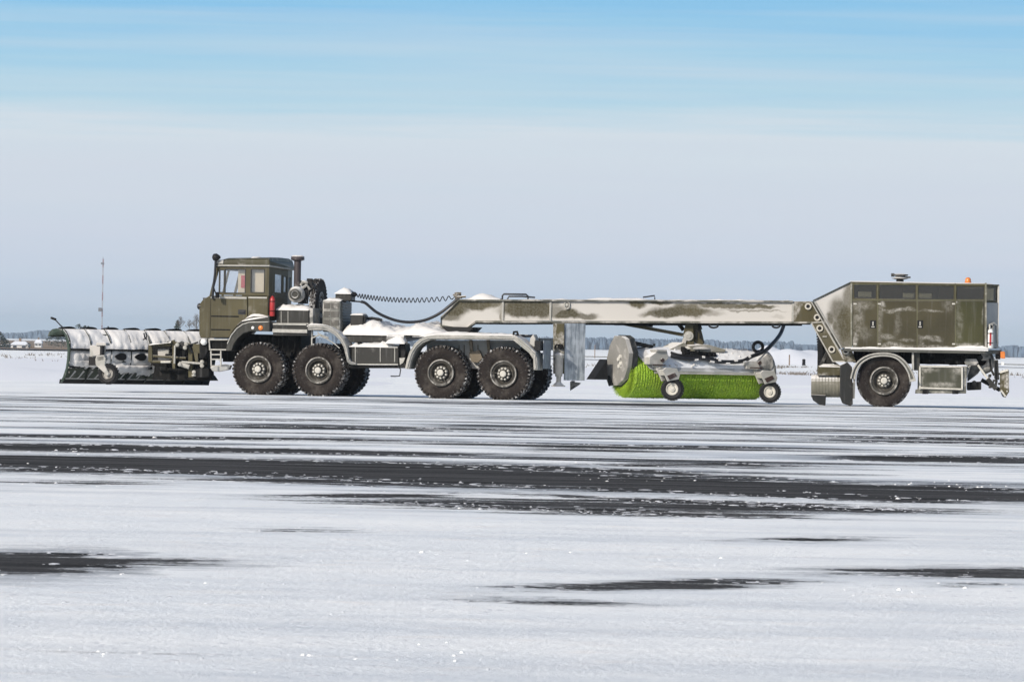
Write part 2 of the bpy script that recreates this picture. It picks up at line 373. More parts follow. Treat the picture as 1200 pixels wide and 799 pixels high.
PATCH = [gseg((-60, 536), (640, 556), 9, 1.0), gseg((350, 549), (1260, 586), 9.5, 1.0), gseg((-80, 522), (260, 528), 5, .85), gseg((120, 524), (560, 532), 2.5, .8),
         gseg((-60, 658), (120, 661), 14, 1.15, .4), gseg((90, 656), (270, 660), 5, .8), gseg((560, 583), (880, 598), 9, .40, 1.2), gseg((640, 590), (1020, 605), 8, .36, 1.2), gseg((600, 578), (1000, 596), 2, .7), gseg((700, 598), (960, 607), 2, .6), gseg((690, 683), (830, 689), 9, 1.0, .9),
         gseg((905, 630), (1010, 633), 3, .8), gseg((1080, 665), (1260, 676), 11, 1.05, .7), gseg((1105, 684), (1180, 687), 3, .6), gseg((310, 620), (420, 622), 2, .6), gseg((560, 700), (710, 708), 4, .55, .9), gseg((370, 578), (500, 582), 4, .65), gseg((20, 563), (190, 567), 2.4, .5),
         gseg((-20, 513), (300, 514), 2, .5), gseg((760, 542), (900, 548), 4, .75), gseg((980, 536), (1240, 541), 3.5, .8), gseg((620, 527), (780, 530), 2.4, .65), gseg((900, 513), (1230, 518), 2.4, .55), gseg((200, 500), (640, 505), 1.6, .5), gseg((500, 520), (900, 527), 2.2, .55),
         gseg((60, 470), (140, 471), .9, .75), gseg((150, 473), (260, 474), .8, .7), gseg((660, 472.5), (950, 475.6), .9, .7), gseg((100, 759), (170, 767), 6, .3, .9), gseg((600, 546), (900, 560), 2, .9), gseg((1040, 514), (1260, 517), 1.4, .6), gseg((-40, 466), (420, 468), .9, .6), gseg((430, 470), (900, 477), 1.0, .5), gseg((980, 480), (1260, 483), .8, .5),
         gseg((0, 549), (220, 556), 3.5, .7), gseg((250, 560), (560, 572), 3, .65), gseg((850, 575), (1120, 590), 4, .6), gseg((-20, 489), (420, 493), 1.2, .45), gseg((520, 492), (960, 499), 1.2, .4), gseg((190, 511), (470, 515), 1.6, .5), gseg((180, 767), (250, 770), 3, .3, .9)]
m, nt, b = new_mat('snowy_apron'); g = N(nt, 'ShaderNodeNewGeometry'); sp = N(nt, 'ShaderNodeSeparateXYZ'); L(nt, g.outputs['Position'], sp.inputs[0])
n_big = noise_n(nt, g.outputs['Position'], .35, 6, .62); n_mid = noise_n(nt, g.outputs['Position'], 1.7, 6, .68); n_fine = noise_n(nt, g.outputs['Position'], 6, 8, .78); n_grit = noise_n(nt, g.outputs['Position'], 24, 6, .8)
# streaks drawn out along the line of travel
mpv = N(nt, 'ShaderNodeMapping'); mpv.inputs['Rotation'].default_value = (0, 0, R(38)); mpv.inputs['Scale'].default_value = (.28, 1.5, 1); L(nt, g.outputs['Position'], mpv.inputs[0])
n_str = noise_n(nt, mpv.outputs[0], .8, 8, .7)
# brush and wind marks: long along the line the machine travels, narrow across it
def streak(along, across, sc, det=6, ro=.7, ang=12):
    q_ = N(nt, 'ShaderNodeMapping'); q_.inputs['Rotation'].default_value = (0, 0, R(ang)); q_.inputs['Scale'].default_value = (along, across, 1); L(nt, g.outputs['Position'], q_.inputs[0]); return noise_n(nt, q_.outputs[0], sc, det, ro)
s_a = streak(.30, 1.5, 1, 7, .72); s_b = streak(1.1, 5.5, 1, 7, .75, 9); s_c = streak(.12, .55, 1, 5, .65, 7); s_d = streak(.05, .24, 1, 5, .7, 6)
mps = N(nt, 'ShaderNodeMapping'); mps.inputs['Rotation'].default_value = (0, 0, R(12)); mps.inputs['Scale'].default_value = (.5, .8, 1); L(nt, g.outputs['Position'], mps.inputs[0])
n_st2 = noise_n(nt, mps.outputs[0], .9, 8, .72)
warpx = mth(nt, 'ADD', sp.outputs[0], mth(nt, 'MULTIPLY', mth(nt, 'SUBTRACT', n_mid.outputs['Fac'], .5), 1.6))
wy0 = mth(nt, 'ADD', mth(nt, 'MULTIPLY', mth(nt, 'SUBTRACT', n_big.outputs['Fac'], .5), .06), mth(nt, 'MULTIPLY', mth(nt, 'SUBTRACT', n_mid.outputs['Fac'], .5), .05))
warpy = mth(nt, 'MULTIPLY', sp.outputs[1], mth(nt, 'ADD', 1.0, wy0))
acc = None; acc2 = None
for (cx, cy, ax, ay, Lh, Wd, gain, soft) in PATCH:
    dx = mth(nt, 'SUBTRACT', warpx, cx); dy = mth(nt, 'SUBTRACT', warpy, cy)
    s = mth(nt, 'DIVIDE', mth(nt, 'ADD', mth(nt, 'MULTIPLY', dx, ax), mth(nt, 'MULTIPLY', dy, ay)), Lh)
    q = mth(nt, 'DIVIDE', mth(nt, 'SUBTRACT', mth(nt, 'MULTIPLY', dy, ax), mth(nt, 'MULTIPLY', dx, ay)), Wd)
    s4 = mth(nt, 'POWER', mth(nt, 'ABSOLUTE', s), 3.0); q2 = mth(nt, 'MULTIPLY', q, q)
    k = mth(nt, 'MULTIPLY', mth(nt, 'SUBTRACT', 1.15, mth(nt, 'MULTIPLY', mth(nt, 'ADD', s4, q2), .9 - soft * .6), clamp=True), gain)
    acc = k if acc is None else mth(nt, 'ADD', acc, k)
    k2 = mth(nt, 'MULTIPLY', mth(nt, 'SUBTRACT', 1.0, mth(nt, 'MULTIPLY', mth(nt, 'ADD', mth(nt, 'MULTIPLY', s4, .45), mth(nt, 'MULTIPLY', q2, .8)), .30), clamp=True), gain)
    acc2 = k2 if acc2 is None else mth(nt, 'MAXIMUM', acc2, k2)
band = N(nt, 'ShaderNodeValToRGB'); L(nt, mth(nt, 'DIVIDE', sp.outputs[1], 200.0, clamp=True), band.inputs[0]); e = band.color_ramp.elements
e[0].position = 0;  e[0].color = (0, 0, 0, 1); e[1].position = 1; e[1].color = (0, 0, 0, 1)
for p_, v_ in ((.17, .02), (.24, .14), (.29, .5), (.36, .85), (.50, .95), (.62, .95), (.70, .75), (.80, .1)): x = band.color_ramp.elements.new(p_); x.color = (v_, v_, v_, 1)
streaks = mth(nt, 'MULTIPLY', maprange(nt, mth(nt, 'ADD', mth(nt, 'MULTIPLY', s_d.outputs[0], .5), mth(nt, 'MULTIPLY', s_c.outputs[0], .5)), .43, .60), band.outputs[0])
bare = mth(nt, 'ADD', acc, streaks)
# broken up by grit: thin snow film stays in the texture of the asphalt
n_sm = noise_n(nt, g.outputs['Position'], 3.3, 7, .75)
tex = mth(nt, 'ADD', mth(nt, 'ADD', mth(nt, 'MULTIPLY', maprange(nt, s_a.outputs[0], .34, .66), .42), mth(nt, 'MULTIPLY', maprange(nt, s_b.outputs[0], .36, .64), .24)), mth(nt, 'ADD', mth(nt, 'MULTIPLY', maprange(nt, n_fine.outputs[0], .36, .64), .18), mth(nt, 'MULTIPLY', maprange(nt, n_grit.outputs[0], .38, .62), .16)))
bare = mth(nt, 'SUBTRACT', mth(nt, 'MULTIPLY', bare, 1.3), mth(nt, 'MULTIPLY', tex, 1.38))
cov = mth(nt, 'MULTIPLY', maprange(nt, bare, -.05, .42), .97)
asph = mixc(nt, maprange(nt, mth(nt, 'ADD', mth(nt, 'MULTIPLY', n_grit.outputs[0], .4), mth(nt, 'MULTIPLY', s_a.outputs[0], .6)), .36, .64), (.014, .015, .016), (.095, .096, .10)); 
snowc = mixc(nt, maprange(nt, n_big.outputs[0], .35, .7), (.82, .855, .88), (.91, .93, .935)); snowc = mixc(nt, mth(nt, 'MULTIPLY', maprange(nt, n_mid.outputs[0], .52, .72), .6), snowc, (.90, .885, .86))
snowc = mixc(nt, mth(nt, 'MULTIPLY', maprange(nt, n_fine.outputs[0], .55, .75), .25), snowc, (.55, .58, .64))
# icy grey-blue film where the snow is thin
snowc = mixc(nt, mth(nt, 'MULTIPLY', mth(nt, 'MULTIPLY', maprange(nt, s_c.outputs[0], .45, .62), .6), mth(nt, 'ADD', .35, band.outputs[0])), snowc, (.40, .46, .54))
film = mth(nt, 'MULTIPLY', maprange(nt, mth(nt, 'SUBTRACT', mth(nt, 'ADD', mth(nt, 'MULTIPLY', acc2, 1.0), mth(nt, 'MULTIPLY', streaks, .7)), mth(nt, 'MULTIPLY', tex, 1.0)), -.32, .55), .72)
snowc = mixc(nt, film, snowc, (.25, .275, .31))
L(nt, mixc(nt, cov, snowc, asph), b.inputs['Base Color'])
L(nt, mth(nt, 'SUBTRACT', .8, mth(nt, 'MULTIPLY', cov, .25)), b.inputs['Roughness'])
b.inputs['Specular IOR Level'].default_value = .08
hgt = mth(nt, 'SUBTRACT', mth(nt, 'ADD', mth(nt, 'MULTIPLY', n_mid.outputs[0], .3), mth(nt, 'ADD', mth(nt, 'MULTIPLY', n_sm.outputs[0], .16), mth(nt, 'ADD', mth(nt, 'MULTIPLY', n_fine.outputs[0], .09), mth(nt, 'MULTIPLY', n_grit.outputs[0], .04)))), mth(nt, 'MULTIPLY', cov, .10))
bump(nt, b, hgt, .55, .26)
APRON = m
df = N(nt, 'ShaderNodeBsdfDiffuse'); L(nt, b.inputs['Base Color'].links[0].from_socket, df.inputs[0]); L(nt, b.inputs['Normal'].links[0].from_socket, df.inputs['Normal']); L(nt, df.outputs[0], [n for n in nt.nodes if n.type == 'OUTPUT_MATERIAL'][0].inputs[0]); nt.nodes.remove(b)
mb = MB(); ys = [-400, -50, 0, 5, 15, 30, 60, 100, 150, 200, 300, 450, 600, 800, 1100, 1500, 2000, 2500, 3000, 3600, 4300, 5000, 7000, 12000, 30000]
mb.sheet([[(x, y, prof_z(y, x) if y > 600 else 0) for x in [s * (300 + max(y, 0) * .8) for s in (-1, -.5, -.2, -.12, -.09, -.06, -.05, -.04, -.03, -.02, -.01, 0, .05, .2, .5, 1)]] for y in ys])
gr = mb.build('ground', APRON); gr['kind'] = 'structure'
mb = MB(); r = random.Random(77)       # crumbs of snow and ice lying loose on the apron
for i in range(5000):
    d = 22 + 60 * r.random() ** 1.3; x = at_depth(r.uniform(-60, 1260), 500, d).x
    if noise.noise(Vector((x * .35, d * .25, 8))) + .5 * noise.noise(Vector((x * 1.3, d * 1.1, 2))) < .44: continue
    s = .002 + .012 * r.random() ** 4 * (1 + d / 60)
    p = Vector((x, d, 0)); mb.quadloft([[p + Vector((s * math.cos(a) * r.uniform(.7, 1.4), s * math.sin(a) * r.uniform(.7, 1.6), 0)) for a in (0, 1.3, 2.5, 3.8, 5)], [p + Vector((s * .5 * math.cos(a), s * .5 * math.sin(a), s * r.uniform(.25, .6))) for a in (0, 1.3, 2.5, 3.8, 5)]])
cr_ = mb.build('snow_crumbs', snow_mat('crumb_snow', (.84, .84, .84), 0)); tagged(cr_, 'loose white crumbs of snow and ice scattered over the apron in front', 'snow', kind='stuff')
# low lumps of crusted snow, thickest along the ragged rims of the bare patches
mb = MB(); r = random.Random(21)
def lump(x, y, w, h):
    n_ = 6; a0 = r.uniform(0, 1); base = [mb.bm.verts.new((x + w * math.cos(a0 + k * 1.047) * r.uniform(.6, 1.3), y + w * 1.4 * math.sin(a0 + k * 1.047) * r.uniform(.6, 1.3), -.001)) for k in range(n_)]
    top = [mb.bm.verts.new((x + (b.co.x - x) * .55, y + (b.co.y - y) * .55, h * r.uniform(.6, 1))) for b in base]; c = mb.bm.verts.new((x, y, h * 1.1))
    for k in range(n_): j = (k + 1) % n_; mb.bm.faces.new((base[k], base[j], top[j], top[k])); mb.bm.faces.new((top[k], top[j], c))
for (cx, cy, ax, ay, Lh, Wd, gain, soft) in PATCH:
    if cy > 125: continue
    for i in range(int(min(260, 12 * (2 * Lh / (cy / 60)) * (Wd / .6 + .6)))):
        s_ = r.uniform(-1.15, 1.15); q_ = (1 if r.random() < .5 else -1) * r.gauss(1.05, .16)
        x, y = cx + ax * s_ * Lh - ay * q_ * Wd, cy + ay * s_ * Lh + ax * q_ * Wd
        if y < 15: continue
        k = y / 60; lump(x, y, (.012 + .06 * r.random() ** 3) * (.5 + .5 * k), (.0015 + .006 * r.random() ** 3) * (.35 + .65 * k))
for i in range(1500):
    d = 23 + 30 * r.random() ** 1.4; x = at_depth(r.uniform(-60, 1260), 500, d).x
    if noise.noise(Vector((x * .5, d * .4, 5))) > .05: lump(x, d, .01 + .03 * r.random() ** 2, .001 + .003 * r.random() ** 3)
lm_, lnt, lb = new_mat('crust_snow'); lg = N(lnt, 'ShaderNodeNewGeometry'); ln_ = noise_n(lnt, lg.outputs['Position'], 6, 5); L(lnt, mixc(lnt, ln_.outputs[0], (.60, .62, .66), (.74, .755, .78)), lb.inputs['Base Color']); lb.inputs['Roughness'].default_value = .9; lb.inputs['Specular IOR Level'].default_value = .05
lo_ = mb.build('crusted_snow', lm_, smooth=60); tagged(lo_, 'thin broken crust of snow lying along the rims of the bare dark patches', 'snow', kind='stuff')
# field snow beyond the apron: a low ploughed bank and open drifted field
SNOWF = snow_mat('field_snow', (.80, .82, .86), .05)
def drift(name, x0, x1, y0, y1, h, seed, nx=120, ny=10, mat=None):
    mb = MB(); rows = []
    for j in range(ny + 1):
        q = j / ny; row = []
        for i in range(nx + 1):
            p = i / nx; x = x0 + (x1 - x0) * p; y = y0 + (y1 - y0) * q; e = math.sin(math.pi * q) ** .7 * min(1, 5 * p, 5 * (1 - p))
            n_ = noise.noise(Vector((x * .10 + seed, y * .05, seed))) + .5 * noise.noise(Vector((x * .4 + seed, y * .15, seed)))
            row.append((x, y, prof_z(y) - .05 + e * h * max(.1, 1 + n_ * .8)))
        rows.append(row)
    mb.sheet(rows); o = mb.build(name, mat or SNOWF, smooth=80); o['kind'] = 'structure'; return o
drift('snow_bank', -60, -2.4, 185, 215, .42, 3); drift('snow_bank', -4, 60, 192, 218, .20, 9); drift('snow_field', -90, 90, 222, 420, .12, 5, 160, 20)
d_ = at_depth(950, 410, 640).x; drift('snow_bank', d_ - 9, d_ + 14, 620, 660, 1.5, 14, 60, 10)
d_ = at_depth(985, 410, 700).x; drift('snow_bank', d_ - 8, d_ + 20, 690, 720, 1.1, 17, 60, 10)
# perimeter road and verge far across the field
ROADM = plain('far_road', (.30, .32, .35), .8, nscale=.05, var=.3)
def strip(name, yl, yr, z, mat, xw=140, wd=8):
    mb = MB(); mb.sheet([[(-xw, yl, z), (xw, yr, z)], [(-xw, yl + wd, z), (xw, yr + wd, z)]]); o = mb.build(name, mat); o['kind'] = 'structure'; return o
VERGE = plain('dark_verge', (.12, .12, .11), .9, nscale=.3, var=.5)
strip('perimeter_road', 676, 664, .05, ROADM, 160, 22)
mb = MB(); mb.box((at_depth(300, 400, 884).x, 884, -.2), (140, 886, .13)); vg = mb.build('verge', VERGE); vg['kind'] = 'structure'
# brown field and blue hills on the left
FIELD = plain('dry_field', (.19, .115, .05), .95, nscale=.02, var=.35)
xl = at_depth(-200, 400, 2900).x; xr = at_depth(76, 400, 2900).x
mb = MB(); mb.sheet([[(at_depth(-300, 400, y).x, y, prof_z(y) + .15), (at_depth(40, 400, y).x, y, prof_z(y) + .15), (at_depth(240, 400, y).x, y, prof_z(y) + .15)] for y in (700, 1000, 1500, 2000, 2500, 3000, 3600)]); fd = mb.build('field', FIELD); fd['kind'] = 'structure'
# air
HZ = MB().box((-6000, -450, -6), (6000, 9000, 34)).build('haze', bpy.data.materials.new('haze_air')); HZ['kind'] = 'stuff'
hm_ = HZ.data.materials[0]; hm_.use_nodes = True; ht = hm_.node_tree; ht.nodes.clear(); ho = N(ht, 'ShaderNodeOutputMaterial'); hv = N(ht, 'ShaderNodeVolumePrincipled'); L(ht, hv.outputs[0], ho.inputs['Volume'])
hv.inputs['Color'].default_value = (.80, .90, 1.0, 1); hv.inputs['Density'].default_value = 9e-5; hv.inputs['Anisotropy'].default_value = .0
# forest on the horizon
def leafmat(name, c): return plain(name, c, .85, nscale=.4, var=.5)
FOREST = leafmat('distant_forest', (.085, .13, .19)); DKTREE = leafmat('dark_conifer', (.02, .035, .022)); BARE = plain('bare_twigs', (.13, .115, .10), .9)  # forest colour has the blue of distance haze mixed in
def forest(name, px0, px1, d0, depth, hmin, hmax, n, seed, base=0, humps=None):
    r = random.Random(seed); mb = MB()
    for i in range(n):
        d = d0 + r.random() ** 1.5 * depth; x = at_depth(r.uniform(px0, px1), 405, d).x; px_ = 600 + x / d * F_PX
        h = r.uniform(hmin, hmax) * (.92 + .16 * noise.noise(Vector((px_ * .012, seed, 0))) + .12 * noise.noise(Vector((px_ * .05, seed, 4)))) * (humps(px_) if humps else 1)
        z = prof_z(d) + base - .3; w = h * r.uniform(.16, .34); con = r.random() < .6
        pr = [(0, .15 * w), (h * .08, w * .9), (h * .3, w), (h * .65, w * .5), (h, .02)] if con else [(0, .15 * w), (h * .15, w * .8), (h * .45, w * 1.25), (h * .75, w * 1.05), (h * .95, w * .4), (h, .02)]
        mb.lathe((x, d, z), (0, 0, 1), [(a, b_ * r.uniform(.8, 1.2)) for a, b_ in pr], 5, caps=False)
    return tagged(mb.build(name, FOREST), kind='stuff')
HILL = leafmat('wooded_hill', (.085, .13, .19))  # same haze blue put into the hill colour
def ridge(d, pts):
    mb = MB(); mb.sheet([[Vector((at_depth(x, 400, d + o).x, d + o, (at_depth(x, y, d).z if k else -4) )) for x, y in pts] for o, k in ((0, 0), (60, 1), (500, 1))]); o = mb.build('hills', HILL, smooth=60); o['kind'] = 'structure'
ridge(6100, [(-300, 397), (-100, 396), (0, 397), (12, 397), (28, 396.4), (34, 394.6), (46, 393.6), (58, 394), (70, 396), (90, 397), (150, 398.4), (300, 401), (430, 404)])
ridge(5300, [(380, 401), (500, 398.6), (600, 397.6), (700, 398.4), (800, 400.6), (930, 403.6), (1060, 405.6), (1200, 408), (1400, 412)])
f_ = forest('forest', 380, 1300, 4700, 500, 8.6, 11.2, 3200, 3, humps=lambda p: 1.0 if p < 930 else (.8 if p < 1010 else 1.0)); tagged(f_, 'hazy blue forest belt along the horizon behind the trailer', 'forest')
f2_ = forest('forest', -120, 420, 5600, 400, 9, 11, 1900, 8, humps=lambda p: .62 + .3 * math.exp(-((p - 50) / 20) ** 2)); tagged(f2_, 'low blue wooded ridge on the far left horizon behind the houses', 'forest')
# individual trees, houses and the mast far left
W0 = Frame((0, 0, 0), 0)
def conifer(px, ybase, ytop, d, label, wfac=.3, group=None, bushy=False):
    x = at_depth(px, 400, d).x; zb_ = at_depth(px, ybase, d).z; zt1 = at_depth(px, ytop, d).z; h = zt1 - zb_; zg = min(zb_, prof_z(d))
    t = thing('pine_tree' if not bushy else 'dark_tree', label, 'tree', W0, (x, d, zg), group); r = random.Random(int(px * 10 + ytop))
    MB().tube([(x, d, zg - .1), (x, d, zb_ + h * .8)], [h * .03, h * .01], 6).build('trunk', BARE, t)
    mb = MB()
    for i in range(240):
        q = r.random() ** .8; a = r.uniform(0, 6.28); rr = h * wfac * ((1 - q) ** .8 if not bushy else math.sin(math.pi * min(.97, q * .9 + .12)) ** .6) * r.uniform(.4, 1); s = h * r.uniform(.035, .07)
        c = Vector((x + rr * math.cos(a), d + rr * math.sin(a), zb_ + h * (.05 + .95 * q))); o = [Vector((r.gauss(0, s), r.gauss(0, s), r.gauss(0, s * .6))) for _ in range(4)]
        v = [mb.bm.verts.new(c + k) for k in o]; mb.bm.faces.new(v[:3]); mb.bm.faces.new(v[1:]); mb.bm.faces.new((v[0], v[2], v[3]))
    mb.build('crown', DKTREE, t); return t
conifer(207.5, 388, 375, 1100, 'small dark pine seen over the snowy plow left of the cab', .34)
conifer(92, 390, 380, 1500, 'dark rounded tree peeking over the plow just left of the mast', .55, bushy=True); conifer(99, 390, 381.4, 1520, 'small dark tree close right of the rounded one, left of the mast', .5, bushy=True); conifer(103.5, 390, 382.4, 1510, 'tiny dark tree nearest the foot of the mast', .5, bushy=True)
conifer(-1, 408, 389.5, 1300, 'tall dark tree at the left edge beside the white houses', .45, bushy=True); conifer(5, 408, 396, 1350, 'lower dark bush between the edge tree and the long white house', .5, bushy=True)
conifer(9, 409, 400, 1300, 'small dark shrub in front of the long white house', .5, bushy=True); conifer(63, 406, 393, 1700, 'broad dark tree between the small house and the plow end', .9, bushy=True); conifer(72, 407, 392.6, 1720, 'dark tree right behind the curled plow end', .8, bushy=True); conifer(33.6, 408, 402, 1500, 'low dark bush between the two white houses', .7, bushy=True); conifer(126.5, 388, 382.4, 1500, 'tiny dark treetop just right of the mast above the plow', .5, bushy=True)
def bare_tree(px, ybase, ytop, d, label, spread=.35):
    x = at_depth(px, 400, d).x; zb_ = at_depth(px, ybase, d).z; h = at_depth(px, ytop, d).z - zb_; zg = min(prof_z(d), zb_)
    t = thing('bare_tree', label, 'tree', W0, (x, d, zg)); r = random.Random(int(px * 7)); tk = MB(); tk.tube([(x, d, zg - .1), (x, d, zb_ + h * .6), (x + .1, d, zb_ + h)], [h * .02, h * .012, h * .004], 6); tk.build('trunk', BARE, t)
    mb = MB()
    def br(p, dr, ln, rad, lv):
        q = p + dr * ln; mb.tube([p, q], [rad, rad * .6], 3, caps=False)
        if lv > 0:
            for _ in range(3): br(p + dr * ln * r.uniform(.4, 1), (dr + Vector((r.uniform(-.6, .6), r.uniform(-.6, .6), r.uniform(-.1, .5)))).normalized(), ln * .62, rad * .6, lv - 1)
    for i in range(34):
        a = r.uniform(0, 6.28); q = r.uniform(.15, .9); br(Vector((x, d, zb_ + h * q)), Vector((math.cos(a) * .7, math.sin(a) * .7, r.uniform(.5, 1.2))).normalized(), h * spread * (1.15 - q), h * .006, 3)
    mb.build('crown', BARE, t)
bare_tree(211, 388, 370.5, 900, 'grey leafless tree standing just behind the small pine', .33); bare_tree(230, 392, 368, 860, 'grey leafless tree partly hidden by the front of the cab', .33); bare_tree(221.5, 388, 374, 930, 'thin leafless sapling between the two grey trees', .28)
WALL = plain('white_render', (.62, .62, .62), .8, nscale=1, var=.1); ROOFW = plain('snowy_roof', (.74, .77, .82), .8, nscale=1, var=.1); PANE = plain('dark_pane', (.04, .05, .07), .3); BROWN = plain('brown_boards', (.20, .14, .10), .8, nscale=1)
def house_(name, px0, px1, ybase, yeave, yridge, d, label, wall, hip=.12):
    a = at_depth(px0, ybase, d); b_ = at_depth(px1, ybase, d); zg = min(a.z, b_.z) - .2; ze = at_depth((px0 + px1) / 2, yeave, d).z; zr = at_depth((px0 + px1) / 2, yridge, d).z; dp = max(5, (b_.x - a.x) * .5); xm = (a.x + b_.x) / 2
    t = thing(name, label, 'house', W0, (xm, d, zg)); MB().box((a.x, d, zg), (b_.x, d + dp, ze)).build('wall', wall, t)
    w = b_.x - a.x; mb = MB(); o = .3; mb.quadloft([[(a.x - o, d - o, ze), (b_.x + o, d - o, ze), (b_.x + o, d + dp + o, ze), (a.x - o, d + dp + o, ze)], [(a.x + w * hip, d + dp / 2 - .05, zr), (b_.x - w * hip, d + dp / 2 - .05, zr), (b_.x - w * hip, d + dp / 2 + .05, zr), (a.x + w * hip, d + dp / 2 + .05, zr)]]); rf_ = mb.build('roof', ROOFW, t)
    MB().box((xm - .3, d + dp / 2 - .3, zr - .5), (xm + .3, d + dp / 2 + .3, zr + .7)).build('chimney', BROWN, rf_)
    k = max(2, int(w / 2.6))
    for i in range(k):
        xc = a.x + w * (i + .5) / k; wn = MB().box((xc - .45, d - .04, zg + .45 * (ze - zg)), (xc + .45, d + .02, zg + .82 * (ze - zg))).build('window', PANE, t)
    return t
house_('long_house', 12, 33, 409, 404.2, 399.6, 1500, 'long low white house with a snowy roof on the far left beside the brown field', WALL, .22)
house_('small_house', 40.5, 48.5, 406.5, 402, 397.4, 2300, 'small white house standing alone in the brown field', WALL, .2)
house_('barn', 2, 10.5, 409, 405, 402.6, 1480, 'small pale shed at the left edge beside the long low house', WALL, .1)
# lattice mast
xm = at_depth(119, 400, 1500).x; zt2 = at_depth(119, 303.5, 1500).z; zgm = prof_z(1500)
mast = thing('radio_mast', 'tall thin red and white radio mast rising behind the snow plow', 'mast', W0, (xm, 1500, zgm))
RW_ = [plain('mast_red', (.26, .12, .13), .6), plain('mast_white', (.42, .43, .46), .6)]
nseg = 11
for i in range(nseg):
    z0 = zgm + (zt2 - zgm) * i / nseg; z1 = zgm + (zt2 - zgm) * (i + 1) / nseg; mb = MB(); s = .13
    for a in range(3):
        x_, y_ = xm + s * math.cos(a * 2.094), 1500 + s * math.sin(a * 2.094); mb.tube([(x_, y_, z0), (x_, y_, z1)], .05, 5)
        x2, y2 = xm + s * math.cos((a + 1) * 2.094), 1500 + s * math.sin((a + 1) * 2.094)
        for k in range(5): za = z0 + (z1 - z0) * k / 5; mb.tube([(x_, y_, za), (x2, y2, za + (z1 - z0) / 5)], .03, 4)
    mb.build('mast_section', RW_[i % 2 if i else 1], mast)
za = at_depth(119, 363, 1500).z; mb = MB(); mb.box((xm - .9, 1499.6, za - .4), (xm - .1, 1500, za + .5)); mb.box((xm - .5, 1499.7, zt2 - 1.3), (xm + .3, 1500, zt2 - .9)); mb.tube([(xm, 1500, zt2), (xm, 1500, zt2 + .6)], .05, 5); mb.build('antenna', plain('antenna_grey', (.15, .16, .18), .6), mast, split=True)
# marker posts across the field
for px, yb, yt, d, lb, w in ((925, 424, 415.6, 600, 'thin dark marker post in the snow field right of the broom', .06), (942, 424, 420.6, 600, 'squat dark marker box beside the thin post', .16), (1158.5, 425, 421, 560, None, .1), (697, 417, 404, 800, 'slim pale pole far behind, between the splash panel and the broom', .05)):
    if not lb: continue
    x = at_depth(px, yb, d).x; z0 = prof_z(d); z1 = at_depth(px, yt, d).z; o = MB().lathe((x, d, z0 - .05), (0, 0, 1), [(0, w * 1.3), (.1, w * 1.3), (.12, w), (z1 - z0, w), (z1 - z0 + .05, w * .6)], 8).build('marker_post', BROWN if w < .1 else DARK); tagged(o, lb, 'post')
# dry weeds sticking out of the field snow
mb = MB(); r = random.Random(9)
for i in range(1500):
    px = r.choice([r.uniform(-10, 75), r.uniform(640, 710), r.uniform(905, 955), r.uniform(905, 955), r.uniform(1172, 1210), r.uniform(-10, 1210)]); d = r.uniform(330, 520); x = at_depth(px, 420, d).x
    if noise.noise(Vector((x * .35, d * .05, 2))) < (.2 if px > 80 else .36): continue
    for _ in range(3):
        h = r.uniform(.06, .26); dx = r.uniform(-.3, .3); mb.bm.faces.new([mb.bm.verts.new(p) for p in ((x + dx, d, -.0), (x + dx + .05, d, 0), (x + dx + r.uniform(-.2, .2), d, h))])
        
wd_ = mb.build('dry_grass', plain('dry_stalks', (.14, .12, .10), .9)); tagged(wd_, 'sparse dry weeds poking out of the snow field beyond the vehicles', 'grass', kind='stuff')
